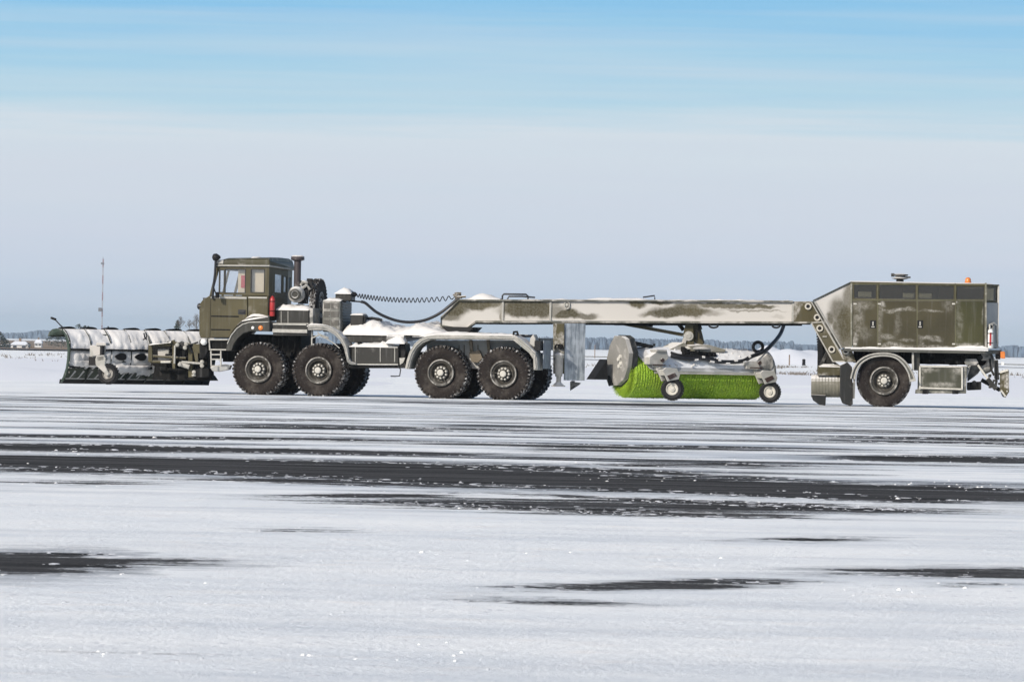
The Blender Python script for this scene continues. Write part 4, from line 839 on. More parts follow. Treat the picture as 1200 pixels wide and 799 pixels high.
# ---- deck between the axle pairs
a = T.P(410.5, 381, .45); b = T.P(425.5, 368.4, .45); mb = MB(); mb.box((a[0], .45, a[1]), (b[0], .9, b[1])); mb.prism(PL(T, [(424, 371), (427.3, 369.5), (427.3, 379), (424, 381)], .45), .5, .85)
sb = mb.build('valve_box', GREY, truck, bevel=.015)
snow_heap([(a[0], b[1]), (a[0] + .06, b[1] + .03), (b[0] - .04, b[1] + .035), (b[0], b[1])], .44, .92, 'snow_cap', sb, floor=b[1] - .01, bump=.008, seed=4)
mb = MB(); mb.tube([T.W(426, 373.4, .8), T.W(436, 372.8, .8), T.W(447.5, 375.2, .8)], .035, 8); mb.build('deck_pipe', BLACK, truck, smooth=50)
dk = TP('deck', [(404, 401), (404, 391.5), (478, 391.5), (478, 396), (448, 401)], .35, WID - .35, GREY, .01)
mounds = [((405, 390.5), (406, 386.5), (409, 382), (414, 378.6), (420, 376.4), (428, 375.4), (438, 375.4), (446, 375.6), (450, 377.6), (453, 380.4), (460, 382.4), (468, 385), (474, 387), (478, 391))]
snow_heap([T.P(x, y, .8) for x, y in mounds[0]], .3, 2.3, 'snow_mound', dk, floor=T.P(440, 392.5, .8)[1], bump=.045, seed=12, edge=.6, depthn=26)
snow_heap([T.P(x, y, .8) for x, y in ((462, 390), (466, 386.5), (474, 383.4), (482, 380.4), (490, 379), (500, 378.6), (508, 379.4), (513, 381.5), (518, 386), (524, 390))], .3, 2.3, 'snow_mound', dk, floor=T.P(490, 392.5, .8)[1], bump=.045, seed=15, edge=.6, depthn=26)
ft = TP('fuel_tank', [(411.8, 427.3), (411.8, 407), (413, 405.6), (466, 405.6), (467, 407), (467, 427.3)], .02, .62, GREY, .02)
mb = MB()
for x in (416.4, 445.6, 462.6): mb.bar(T.W(x, 406.4, .01), T.W(x, 424, .01), .014, .018)
mb.bar(T.W(412, 426.8, .01), T.W(466.5, 427, .01), .02, .03); mb.build('tank_strap', TRIM, ft, split=True)
snow_heap([T.P(410.5, 406, .1), T.P(413, 402.6, .1), T.P(416, 400.6, .1), T.P(420, 404.2, .1), T.P(426, 402.4, .1), T.P(436, 401.4, .1), T.P(443, 402.8, .1), T.P(448, 399.4, .1), T.P(453, 402.4, .1), T.P(462, 404, .1), T.P(467, 405.6, .1)], .0, .6, 'snow_cap', ft, floor=T.P(440, 406.4, .1)[1], bump=.025, seed=6, edge=.1)
mb = MB(); mb.lathe(T.W(421.5, 404.5, .3), (0, 0, 1), [(0, .06), (.06, .06), (.09, .03)], 12); mb.build('filler_cap', DARK, ft, smooth=40)
TP('side_rail', [(408, 431.4), (404, 427.8), (470, 427.8), (474, 424), (478, 431.4)], .05, .2, DARK, .008)
mb = MB(); mb.tube([T.W(466, 428, .05), T.W(469.5, 433, .05), T.W(468.4, 440.4, .05), T.W(463, 440.9, .05), T.W(457.8, 440.6, .05)], .015, 6); mb.build('hook', BLACK, truck, smooth=50)
mb = MB(); p = T.W(454, 397.6, .05); q = T.W(474, 397.9, .05); mb.tube([p, q], .11, 14); at_ = mb.build('air_tank', FROSTED, truck, smooth=50)
snow_heap([T.P(452, 401.4, .05), T.P(456, 396, .05), T.P(463, 393, .05), T.P(470, 392.8, .05), T.P(475, 396.8, .05), T.P(476, 401, .05)], -.12, .28, 'snow_cap', at_, floor=T.P(463, 402.2, .05)[1], bump=.02, seed=9, edge=.2)
TP('pump', [(467.6, 426), (467.6, 403), (474, 402), (475.6, 412), (473, 426)], .12, .7, BLACK, .02)
TP('corner_plate', [(468, 419.4), (474.6, 419), (472.6, 424.6), (468.6, 427.6)], .02, .06, TRIM, 0)
# ---- rear wheel arch pair
arch3 = [(474.6, 432), (476.6, 422), (479.6, 412.5), (485, 403.4), (492, 397), (500, 393.8), (512, 392.2), (548, 392.6), (604, 393.4), (611, 397.4), (620, 405.4), (627.6, 413), (629.4, 420), (630, 433.6), (625.4, 433.6), (624.8, 421), (619.8, 413.6), (601.6, 398.8), (548, 397.8), (505, 398), (495.6, 401.8), (488.6, 407.8), (484, 416), (481, 424), (479.4, 432.4)]
f3 = TP('rear_fender', arch3, -.06, .6, painted('fender_rear', (.24, .24, .22), frost=.9, fs=2.5), .012)
mb = MB(); mb.tube([T.W(x, y, -.075) for x, y in ((477, 431), (479, 423), (482, 413.8), (487, 405.6), (493.6, 399.4), (502, 396), (548, 395.6), (603, 396.2), (620, 409.6), (626.8, 416), (627.6, 432))], .02, 6)
mb.build('edge_bead', TRIM, f3, smooth=50)
snow_heap([T.P(484, 400, .1), T.P(492, 393.4, .1), T.P(504, 389.8, .1), T.P(520, 389, .1), T.P(548, 389.6, .1), T.P(575, 391, .1), T.P(604, 391.8, .1)], -.0, 2.6, 'snow_sheet', f3, floor=(T.P(484, 394, .1)[1], T.P(604, 394, .1)[1]), bump=.012, seed=21, edge=.12, depthn=16)
TP('frame_panel', [(500, 430), (500, 399), (608, 399), (612, 428), (560, 432)], .66, .72, painted('panel_blue_white', (.42, .42, .40), frost=.9, fs=2.6, veil=.5), .01)
mb = MB()
for x in (551.5, 572): mb.bar(T.W(x, 398.5, .5), T.W(x + 1.5, 414, .6), .06, .08)
for x in (538, 544, 560): mb.bar(T.W(x, 404, .63), T.W(x, 416, .63), .03, .02)
mb.prism(PL(T, [(550, 413), (562, 410), (566, 420), (560, 425), (553, 424)], .55), .5, .64); mb.build('spring_hanger', painted('tan_grime', (.16, .13, .09), frost=.5), truck, bevel=.008, split=True)
mb = MB(); mb.tube([T.W(602, 393, .1), T.W(602, 389, .1), T.W(606, 388.6, .1), T.W(607, 393, .1)], .03, 8); mb.build('eyelet', DARK, truck, smooth=50)
mb = MB(); mb.prism(PL(T, [(620.6, 403), (621.4, 396), (625, 391.4), (627.6, 397), (627.6, 408)], .1), .1, .5); mb.build('rear_corner', WHITEP, truck, bevel=.02)
tl = TP('tail_lamp_box', [(625.8, 411), (625.8, 399), (633.6, 399.6), (633.6, 411)], .1, .5, BLACK, .01)
for vv in (.25, WID - .85):
    mb = MB(); u, z = T.P(636, 432, vv); z1 = T.P(636, 399, vv)[1]
    mb.obox((u, vv, z), (.02, 0, 0), (.05, .62, 0), (0, 0, z1 - z)); mb.build('mudflap', plain('frosted_mudflap', (.24, .27, .30), .6, var=.6, nscale=5), truck)
TP('rear_beam', [(622, 410), (622, 396), (632, 396), (632, 410)], .6, WID - .3, GREY, .01)
TP('fifth_wheel', [(519, 382.6), (555.5, 383.4), (551, 388), (545, 391.6), (526, 391), (521, 387)], .95, 1.95, BLACK, .015)
TP('fifth_wheel_stand', [(524, 397), (526, 389.6), (548, 389.8), (552, 397)], 1.0, 1.9, DARK, .01)
# extinguisher on the cab corner
def extinguisher(name, label, fr, px, y0, y1, v, r, body, lab):
    u, z0 = fr.P(px, y1, v); z1 = fr.P(px, y0, v)[1]; h = z1 - z0
    t = thing(name, label, 'extinguisher', fr, (u, v, z0))
    MB().lathe((u, v, z0), (0, 0, 1), [(0, r * .85), (.02, r), (h * .72, r), (h * .80, r * .75), (h * .85, r * .35), (h * .9, r * .35)], 20).build('cylinder', body, t, smooth=40)
    mb = MB(); mb.lathe((u, v, z0 + h * .88), (0, 0, 1), [(0, r * .4), (h * .06, r * .4)], 10); mb.bar((u - r * .2, v, z0 + h * .96), (u + r * 1.1, v - .01, z0 + h * .99), .02, .025); mb.bar((u, v, z0 + h * .94), (u + r * .9, v - .01, z0 + h * .9), .02, .02)
    mb.tube([(u - r * .3, v, z0 + h * .92), (u - r * 1.3, v - .02, z0 + h * .85), (u - r * 1.35, v - .02, z0 + h * .4)], .014, 6); mb.build('valve', BLACK, t)
    mb = MB(); mb.lathe((u, v, z0 + h * .2), (0, 0, 1), [(0, r * 1.03), (h * .02, r * 1.05), (h * .04, r * 1.03)], 20, caps=False); mb.lathe((u, v, z0 + h * .62), (0, 0, 1), [(0, r * 1.03), (h * .02, r * 1.05), (h * .04, r * 1.03)], 20, caps=False); mb.build('bracket', DARK, t, smooth=30)
    if lab:
        mb = MB(); n = 8
        rows = [[(u + r * 1.012 * math.sin(a), v - r * 1.012 * math.cos(a), zz) for a in [(-.35 + .7 * k / n) for k in range(n + 1)]] for zz in (z0 + h * .12, z0 + h * .68)]
        mb.sheet(rows); mb.build('label', lab, t)
    return t
extinguisher('fire_extinguisher', 'red fire extinguisher strapped upright at the rear corner of the olive truck cab', T, 319, 343.5, 370.5, -.02, .066, RED, None)
# ================================================================ snow plow
pA = Vector((T.P(80, 449, -.35)[0], -.35)); pB = Vector((T.P(252, 449, 3.2)[0], 3.2))
plow = thing('snow_plow', 'wide raised snow plow caked in white snow at the front of the truck', 'plow', T, ((pA.x + pB.x) / 2, (pA.y + pB.y) / 2, 0))
dv = (pB - pA); PLEN = dv.length; dv /= PLEN; nf = Vector((-dv.y, dv.x))      # nf: forward normal of the blade
if nf.x > 0: nf = -nf
def B(s, w, z): p = pA + dv * s + nf * w; return Vector((p.x, p.y, z))        # s along blade, w forward, z up
zb = T.P(80, 449, -.35)[1]; zt = T.P(80, 385, -.35)[1]; H = zt - zb
# C profile (w forward, height fraction)
prof = [(.30, 0), (.16, .12), (.05, .28), (0, .45), (-.01, .62), (.04, .78), (.14, .90), (.30, .985), (.48, 1.0), (.66, .985), (.80, .93), (.86, .85)]
def blade_rows(off, s0, s1, ns, prof=prof, taper=True):
    rows = []
    for i in range(ns + 1):
        s = s0 + (s1 - s0) * i / ns; rows.append([B(s, w + off, zb + H * h) for w, h in prof])
    return rows
mb = MB(); a = blade_rows(0, 0, PLEN, 10); b = blade_rows(.03, 0, PLEN, 10)
for r1, r2 in zip(a, a[1:]): pass
mb.quadloft([x + y[::-1] for x, y in zip(a, b)])
mold = mb.build('moldboard', painted('plow_paint', (.035, .045, .03), frost=.35, top=False), plow, smooth=40)
# snow plastered on the back (upper half), lumpy
mb = MB(); rows = []
up = [(-.012, .64), (-.008, .67), (.0, .70), (.02, .74), (.04, .78), (.07, .82), (.10, .86), (.14, .90), (.19, .935), (.24, .965), (.29, .985), (.34, .995)]
ns = 150
for i in range(ns + 1):
    s = .02 + (PLEN - .04) * i / ns; row = []
    for k, (w, h) in enumerate(up):
        ph = (s / .62) % 1.0; fold = .03 * math.sin(ph * math.pi) ** .6 * (.6 + .8 * noise.noise(Vector((s * .9, 2, 2)))) + .05 * noise.noise(Vector((s * 1.6, h * 1.5 + s * .8, 9)))
        n_ = noise.noise(Vector((s * 3.3 + h * 2, h * 5, 1))) * .045 + noise.noise(Vector((s * 9, h * 13, 4))) * .02
        row.append(B(s, w - .035 - fold - n_, zb + H * (h + (.02 * noise.noise(Vector((s * 3, 0, 7))) if k == 0 else 0))))
    rows.append(row)
mb.sheet(rows); mb.sheet([[r[0] for r in rows], [r[0] + Vector((nf.x * .06, nf.y * .06, .0)) for r in rows]])
mb.sheet([[r[-1] for r in rows], [r[-1] + Vector((nf.x * .03, nf.y * .03, -.04)) for r in rows]])
mb.build('snow_crust', snow_mat('plow_snow', (.84, .82, .80), .25), plow, smooth=80)
# lower snow: uneven panels with dark openings between
def crust(s0, s1, h0, h1, off, seed, nm='snow_clump', cut=None):
    mb = MB(); n1 = max(6, int((s1 - s0) / .04)); n2 = 8; rows = []
    for j in range(n2 + 1):
        q = j / n2; row = []
        for i in range(n1 + 1):
            p = i / n1; s = s0 + (s1 - s0) * p
            lo = h0 + .06 * noise.noise(Vector((s * 5, seed, 0))) + .03 * noise.noise(Vector((s * 14, seed, 3)))
            h = lo + (h1 - lo) * q; w = [a for a in [0]][0]
            for (wa, ha), (wb, hb) in zip(prof, prof[1:]):
                if ha <= h <= hb: w = wa + (wb - wa) * (h - ha) / (hb - ha)
            e = min(1, 6 * min(p, 1 - p), 5 * min(q, 1 - q) + .15)
            row.append(B(s, w - off * e - .03 * noise.noise(Vector((s * 7, h * 9, seed))), zb + H * h))
        rows.append(row)
    mb.sheet(rows); return mb.build(nm, SNOW, plow, smooth=80)
sx = lambda px: (T.P(px, 430, 1.0)[0] - T.P(80, 430, 1.0)[0]) / dv.x * .0 + PLEN * (px - 80) / (252 - 80)
mb = MB(); 
for p0, p1, h0, h1, o, sd_ in ((81, 150, .40, .60, .05, 21), (81, 118, .28, .44, .10, 22), (128, 178, .20, .36, .13, 23), (148, 179, .32, .60, .07, 25), (118, 130, .25, .6, .05, 26), (81, 99, .30, .58, .08, 1), (82, 98, .50, .60, .03, 7), (104, 112, .44, .60, .10, 2), (127, 150, .24, .40, .06, 3), (127, 133, .3, .6, .05, 4), (147, 152, .3, .6, .05, 5), (150, 178, .20, .36, .08, 6), (128, 180, .54, .61, .04, 9), (162, 178, .16, .28, .12, 10), (176, 182, .2, .5, .08, 11)):
    crust(sx(p0), sx(p1), h0, h1, o, sd_)
mb.bm.free()
for px_ in (138, 161):
    mb = MB(); s0 = sx(px_); ring = [B(s0 + .17 * math.cos(a), -.10, zb + H * .50 + .09 * math.sin(a) * (1 + .3 * math.cos(a))) for a in [k * math.pi / 9 for k in range(18)]]
    mb.quadloft([ring, [p + Vector((nf.x * .06, nf.y * .06, 0)) for p in ring]]); mb.build('recess_shade', BLACK, plow)  # black ovals laid on the snow as painted shade of recesses
# ribs (gussets) behind the blade, humps peeking over the snow
for i in range(8):
    s = .02 + i * (PLEN - .06) / 7.3
    if i == 0: continue
    mb = MB(); inner = [(w, h) for w, h in prof]; outer = [(w - (.07 if h < .7 else .075), h) for w, h in prof[:8]]
    outl = [B(s, w - (.055 if h < .65 else .064), zb + H * (h + (.018 if h > .9 else 0))) for w, h in prof[:8]] + [B(s, w, zb + H * h) for w, h in prof[:8]][::-1]
    mb.quadloft([outl, [p + Vector((dv.x * .03, dv.y * .03, 0)) for p in outl]]); mb.build('rib', painted('rib_paint', (.03, .035, .028), frost=.3), plow)
# dark crest segments of the curl standing clear of the snow
for i in range(7):
    s = .28 + i * .66
    mb = MB(); q = []
    for k in range(9):
        a = math.pi * k / 8; q.append((s - .2 * math.cos(a), .0 + .055 * math.sin(a)))
    mb.quadloft([[B(s_, .40, zt + h_) for s_, h_ in q], [B(s_, .62, zt + h_ - .01) for s_, h_ in q]]); mb.build('crest_lug', DARK, plow)
# end plate at the leading end, with the curl seen from its open side
mb = MB(); outl = [B(-.02, w, zb + H * h) for w, h in prof] + [B(-.02, w - .09, zb + H * h) for w, h in prof[:8]][::-1]
mb.quadloft([outl, [p - Vector((dv.x * .03, dv.y * .03, 0)) for p in outl]]); mb.build('end_plate', painted('endplate', (.03, .045, .032), frost=.35), plow)
mb = MB()
for k in range(7): mb.lathe(B(-.03, -.05 + .03 * (k % 2), zb + H * (.2 + k * .09)), (1, 0, 0), [(0, .022), (.03, .02), (.035, .0)], 8, caps=False)
mb.build('end_bolts', RING, plow, smooth=30)
# horizontal rails, cutting edge and its springs
mb = MB(); mb.bar(B(.02, -.06, zb + H * .62), B(PLEN - .02, -.06, zb + H * .62), .05, .045); mb.bar(B(.02, .0, zb + H * .30), B(PLEN - .02, .0, zb + H * .30), .06, .05); mb.build('rail', BLACK, plow)
mb = MB(); mb.quadloft([[B(s, .26, zb - .01), B(s, .33, zb - .01), B(s, .30, zb + .10), B(s, .22, zb + .10)] for s in (-.05, PLEN)]); mb.build('cutting_edge', BLACK, plow, bevel=.005)
mb = MB(); mb.bar(B(.05, .20, zb + .115), B(PLEN * .72, .20, zb + .115), .02, .025)
k = 0
while True:
    s = .15 + k * .258; k += 1
    if s > PLEN * .74: break
    mb.bar(B(s, .2, zb + .12), B(s + .12, .08, zb + .31), .03, .05)
mb.build('edge_springs', plain('worn_steel', (.42, .40, .38), .5, var=.4), plow)
mb = MB(); a = B(.03, .68, zb + H * .90); mb.tube([B(.05, .30, zt), B(.0, .42, zt + .10), B(-.05, .58, zt + .24)], .016, 6); mb.bar(B(-.03, .55, zt + .22), B(-.06, .70, zt + .26), .05, .05); mb.build('marker_rod', DARK, plow)
# caster wheel with its fork and bracket
cu, cz = T.P(127.5, 438, -.55); cw = part_empty('caster_wheel', plow, (cu, -.58, cz)); OFF[cw.name] = Vector()
def small_wheel(parent, r, w, rimmat, nl=22):
    mb = MB(); mb.lathe((0, -w / 2, 0), (0, 1, 0), [(.02, r * .52), (0, r * .58), (-.01, r * .8), (.02, r * .96), (w * .3, r), (w * .7, r), (w - .02, r * .96), (w + .01, r * .8), (w, r * .58), (w - .02, r * .52)], 36, caps=False)
    for i in range(nl):
        a = 2 * math.pi * i / nl
        mb.bar((r * .985 * math.cos(a), -w * .42, r * .985 * math.sin(a)), (r * .985 * math.cos(a + .06), w * .42, r * .985 * math.sin(a + .06)), .03, .035)
    mb.build('tyre', BLACK, parent, smooth=35)
    mb = MB(); mb.lathe((0, -w / 2, 0), (0, 1, 0), [(.02, r * .55), (.01, r * .56), (0, r * .50), (.03, r * .46), (.04, r * .28), (.0, r * .24), (-.005, r * .12), (-.015, r * .1), (-.015, .001)], 30, caps=False)
    mb.lathe((0, w * .3, 0), (0, 1, 0), [(0, .001), (0, r * .55), (.03, r * .55)], 24, caps=False); mb.build('rim', rimmat, parent, smooth=35)
small_wheel(cw, .25, .17, RING)
mb = MB()
def TPm(mb, pts, v0, v1, fr=T): mb.prism(PL(fr, pts, v0), v0, v1)
TPm(mb, [(112.5, 417), (121, 416), (124, 420), (123, 428), (128, 438), (126, 441), (122, 437), (112, 428), (111.5, 421)], -.70, -.66)
TPm(mb, [(112.5, 417), (121, 416), (124, 420), (123, 428), (128, 438), (126, 441), (122, 437), (112, 428), (111.5, 421)], -.46, -.42)
TPm(mb, [(112.5, 417), (122, 416), (123, 422), (114, 424)], -.7, -.42); mb.build('caster_fork', WHITEP, plow, bevel=.02)
mb = MB(); TPm(mb, [(105, 418), (105, 404.5), (119, 404.5), (119, 416)], -.6, -.2); TPm(mb, [(112, 405), (112.5, 401.4), (124, 401.6), (124.6, 405)], -.65, -.3); mb.build('caster_bracket', WHITEP, plow, bevel=.02)
mb = MB(); mb.lathe(T.W(119.5, 417, -.56), (0, 0, 1), [(0, .06), (.28, .06), (.3, .04)], 14); TPm(mb, [(104, 428), (104, 418), (117, 418), (116, 428)], -.2, .1); mb.build('caster_post', BLACK, plow, smooth=35, split=True)
# carrier frame between plow and truck
V1 = .9
fr_ = part_empty('carrier_frame', plow, (0, 0, 0)); OFF[fr_.name] = OFF[plow.name]
fr_.location = (0, 0, 0)
mb = MB()
for p, q, w in (((175.5, 404), (201, 404), .07), ((176, 423.6), (202, 424), .06), ((176.5, 403), (176.5, 424), .10), ((203.8, 400), (204, 432), .07), ((223.6, 402.5), (223.8, 442), .11), ((196, 403.5), (205, 399.6), .08), ((204, 401), (222, 406), .06), ((177, 417), (218, 419.6), .05)):
    mb.bar(T.W(*p, V1 - .3), T.W(*q, V1 - .3), w, w)
mb.build('tubes', OLIVE, fr_, bevel=.008)
mb = MB(); TPm(mb, [(184.5, 409), (198, 409), (198, 422), (185, 422.4)], V1 - .2, V1 + .2); mb.build('ballast_box', WHITEP, fr_, bevel=.02)
mb = MB(); TPm(mb, [(177, 428), (177, 405), (240, 405), (244, 441), (215, 442), (205, 434)], V1 + .3, V1 + .9); TPm(mb, [(178, 444.6), (182, 428), (205, 430), (246, 440), (250, 446)], V1 + .1, V1 + .6)
TPm(mb, [(229.5, 442.5), (229, 433), (236, 430.6), (245, 432), (245, 441)], V1 - .5, V1 - .1); TPm(mb, [(211, 410), (222, 408), (222, 420), (212, 419)], V1 - .1, V1 + .2)
for i in range(22):
    p = T.W(rnd.uniform(186, 240), rnd.uniform(404, 438), rnd.uniform(V1 - .3, V1 + .2)); s = rnd.uniform(.04, .12); mb.box(p, p + Vector((s * 1.5, .1, s)))
mb.build('linkage_body', DARK, fr_, bevel=.01)
mb = MB(); TPm(mb, [(226, 403), (239.6, 403), (239.6, 412), (236, 416.4), (226, 408.4)], V1 - .6, V1 - .5); TPm(mb, [(225, 406), (232, 410), (232, 424), (229, 424)], V1 - .4, V1 - .3); mb.build('gusset_plate', OLIVE, fr_, bevel=.006)
mb = MB()
for p, q, r in (((210, 426), (222, 430), .06), ((213, 424), (236, 426), .03), ((205, 404.5), (204.5, 426), .025), ((225, 440), (240, 437.6), .03)): mb.tube([T.W(*p, V1 - .45), T.W(*q, V1 - .45)], r, 10)
for x, y in ((237, 424), (237, 428.5), (217, 407.4), (208, 404), (218.5, 403), (211, 427), (227.5, 436)): mb.lathe(T.W(x, y, V1 - .5), (0, -1, 0), [(-.03, .05), (.04, .05), (.06, .02)], 10)
mb.build('hydraulic_ram', TRIM, fr_, smooth=40)
mb = MB()
for k in range(5): mb.tube([T.W(206 + 2 * k, 404 + k, V1 - .4), T.W(213 + 2 * k, 400.5 + k, V1 - .45), T.W(221 + k, 405 + 2 * k, V1 - .4), T.W(232 + k, 401 + 3 * k, V1 - .3)], .022, 6)
mb.tube([T.W(168, 398, .6), T.W(172, 395, .5), T.W(171, 390, .5), T.W(168.6, 390.5, .5), T.W(170, 396, .5), T.W(172, 398, .5)], .02, 6)
mb.build('hydraulic_hoses', HOSE, fr_, smooth=50)
for (a0, a1, h_) in ((95, 100, .02),): pass
snow_heap([T.P(176, 404, .6), T.P(180, 402, .6), T.P(190, 402.4, .6), T.P(198, 401.6, .6), T.P(202, 399.5, .6)], .45, .75, 'snow_cap', fr_, floor=(T.P(176, 404, .6)[1], T.P(202, 401, .6)[1]), bump=.01, seed=31)
mb = MB(); mb.tube([T.W(188.5, 424.2, .55), T.W(200, 424, .55)], .03, 6); mb.build('frosted_rod', NUT, fr_)
def smooth_path(pts, n=8):
    out_ = []; P_ = [Vector(p) for p in pts]
    for i in range(len(P_) - 1):
        p0 = P_[max(i - 1, 0)]; p1 = P_[i]; p2 = P_[i + 1]; p3 = P_[min(i + 2, len(P_) - 1)]
        for k in range(n):
            t = k / n; out_.append(.5 * ((2 * p1) + (p2 - p0) * t + (2 * p0 - 5 * p1 + 4 * p2 - p3) * t * t + (3 * p1 - p0 - 3 * p2 + p3) * t ** 3))
    return out_ + [P_[-1]]
# ================================================================ sweeper trailer
ukp, _ = T.P(537, 388, WID / 2); kp = T.world(ukp, WID / 2, 0)
TR = Frame(kp, 3.0); TR = Frame(kp - TR.v * 1.35, 3.0)
VW = 0.98; VW2 = 1.72      # beam webs
uw, _ = TR.P(1036, 446, 0)
trailer = thing('sweeper_trailer', 'long frosted olive trailer with a gooseneck beam and a boxy engine house on one axle', 'trailer', TR, (uw, 1.35, 0))
TO = OFF[trailer.name]
def RP(name, pts, v0, v1, mat, bev=0.008, parent=None, label=None):
    return MB().prism(PL(TR, pts, v0), v0, v1).build(name, mat, parent or trailer, bevel=bev, label=label)
def blobs(lst, v=VW, gs=1.0):
    o = []
    for (x, y, rx, ry, g) in lst:
        u, z = TR.P(x, y, v); u2, z2 = TR.P(x + rx, y + ry, v); o.append((u, z, abs(u2 - u) * gs, abs(z - z2) * gs, g))
    return o
beam_mat = painted('beam_frosted', OLIVE_C, blobs=blobs([(540, 357, 11, 8, .95), (548, 354, 12, 5, .9), (524, 371, 13, 5, .85), (619, 361, 24, 9.5, 1), (606, 362, 12, 8, 1), (634, 362, 12, 9, 1), (579, 357, 10, 3.5, .8), (576, 353.5, 16, 2.2, .9), (588, 371, 3, 6, .7),
        (652, 365, 10, 6, .7), (666, 369, 14, 4.5, 1), (684, 370, 14, 3.2, .85), (648, 356, 8, 5, .6), (640, 376, 60, 1, .3), (746, 356.5, 9, 3.4, 1), (750, 353.5, 10, 2, .9), (771, 355, 8, 2.6, 1), (779, 353.8, 6, 1.8, .8),
        (785, 367, 22, 4.2, 1), (805, 363, 16, 6, .9), (820, 367, 20, 3, .55), (845, 358.5, 22, 2.6, .9), (874, 358, 16, 2.6, .95), (897, 359.5, 9, 2, .9), (880, 363.5, 30, 1.6, .6), (855, 355, 30, 1, .6), (912, 371, 6, 2, .2), (700, 356, 6, 1, .3), (617, 366, 26, 6, 1), (610, 356, 20, 4, 1), (630, 357, 14, 5, 1), (532, 363, 14, 8, 1), (556, 357, 22, 6, 1), (575, 356, 12, 4.5, .9), (618, 362, 25, 9, 1), (800, 365, 30, 5, 1), (770, 368, 16, 3, .9), (850, 357, 30, 2.4, .9), (890, 358.4, 16, 2, 1)], gs=1.25),
        invert=True, off=TO, sharp=.35, warp=.16, dust=(.50, .48, .45))
# main box beam
mb = MB()
web = PL(TR, [(516.8, 372), (538.2, 352), (929, 353.6), (929, 376.8), (650, 375.8), (557.5, 375.8), (545.5, 385), (517.2, 381)], VW)
mb.prism(web, VW, VW2); beam = mb.build('beam', beam_mat, trailer, bevel=.006)
mb = MB()
fl = [((538, 351.6), (929, 353.2)), ((557.5, 377), (952, 378))]
def RW(x, y, v): return TR.W(x, y, v)
for (a, b), w in zip(fl, (.035, .045)):
    A = RW(*a, VW); Bp = RW(*b, VW); mb.quadloft([[(p.x, VW - .08, p.z - w / 2), (p.x, VW2 + .08, p.z - w / 2), (p.x, VW2 + .08, p.z + w / 2), (p.x, VW - .08, p.z + w / 2)] for p in (A, Bp)])
for a, b in (((516.4, 372), (538, 351.4)), ((516.4, 381.4), (545.4, 386)), ((545.4, 386), (557.5, 377.2)), ((516.4, 372), (516.6, 381.6))):
    A = RW(*a, VW); Bp = RW(*b, VW); mb.quadloft([[(p.x, VW - .05, p.z - .02), (p.x, VW2 + .05, p.z - .02), (p.x, VW2 + .05, p.z + .02), (p.x, VW - .05, p.z + .02)] for p in (A, Bp)])
mb.build('flanges', painted('flange_paint', (.10, .10, .08), frost=.9, fs=2), trailer, bevel=.005)
mb = MB()
for x in (589.3, 645.2, 929.2):
    mb.bar(RW(x, 353, VW - .015), RW(x - (.6 if x < 930 else 0), 376, VW - .015), .03 if x < 900 else .02, .05)
mb.build('stiffener', TRIM, trailer, split=True)
mb = MB(); mb.bar(RW(646, 377.9, VW + .1), RW(950, 379.3, VW + .1), .1, .05); mb.tube([RW(557, 379, VW + .05), RW(600, 379.4, VW + .05), RW(648, 379.2, VW + .05)], .02, 6); mb.tube([RW(685, 379.6, VW + .3), RW(800, 380.4, VW + .3), RW(940, 380.6, VW + .3)], .025, 6); mb.build('conduit', DARK, trailer, split=True)
RP('neck_extension', [(929.6, 353.2), (951, 353), (965.5, 378), (929.6, 377.4)], VW - .02, VW2 + .02, painted('neck_paint', OLIVE_C, blobs=blobs([(932, 360, 6, 10, .85), (948, 354.5, 14, 2.2, .8), (930, 371, 4, 5, .6)]), off=TO, dust=(.45, .43, .40)), .006)
# rough snow along the top of the beam
snow_heap([RW(x, y, VW).xz for x, y in ((540, 351), (546, 350), (552, 348), (558, 346.2), (566, 344.6), (573, 345.4), (579, 348), (586, 350))], VW - .05, VW2 + .05, 'snow_mound', trailer, floor=(RW(540, 351.2, VW).z, RW(586, 351.2, VW).z), bump=.015, seed=41)
pts = [(590, 351.3)]; x = 594
while x < 926: pts.append((x, 350.9 - rnd.uniform(0, 1.5) - (1.2 if 700 < x < 760 else 0))); x += rnd.uniform(5, 13)
pts.append((928, 352.8))
snow_heap([RW(x, y + (x - 590) * .004, VW).xz for x, y in pts], VW - .05, VW2 + .05, 'snow_strip', trailer, floor=(RW(590, 351.4, VW).z, RW(928, 353, VW).z), bump=.012, seed=44, depthn=5)
# handrails, lifting eye
mb = MB(); mb.tube([RW(588.6, 351, 1.1), RW(588.8, 346.5, 1.1), RW(590.5, 344.6, 1.1), RW(616.5, 345, 1.1), RW(618.6, 347, 1.1), RW(618.8, 351, 1.1)], .022, 8); mb.tube([RW(594.5, 351, 1.5), RW(596.5, 347.4, 1.5), RW(612, 347.4, 1.5), RW(627, 348.6, 1.5)], .02, 8); mb.tube([RW(753.5, 348.4, 1.3), RW(767, 346.4, 1.3), RW(767.4, 351, 1.3)], .018, 6); mb.build('handrail', HOSE, trailer, smooth=50, split=True)
mb = MB(); c = RW(664.6, 357.3, VW)
ring = [(c.x + .062 * math.cos(a), VW - .03, c.z + .10 * math.sin(a)) for a in [k * math.pi / 8 for k in range(17)]]; mb.tube(ring, .018, 6); mb.lathe(c, (0, -1, 0), [(0, .05), (.04, .04), (.05, .001)], 10, caps=False); mb.build('lifting_eye', TRIM, trailer, smooth=50)
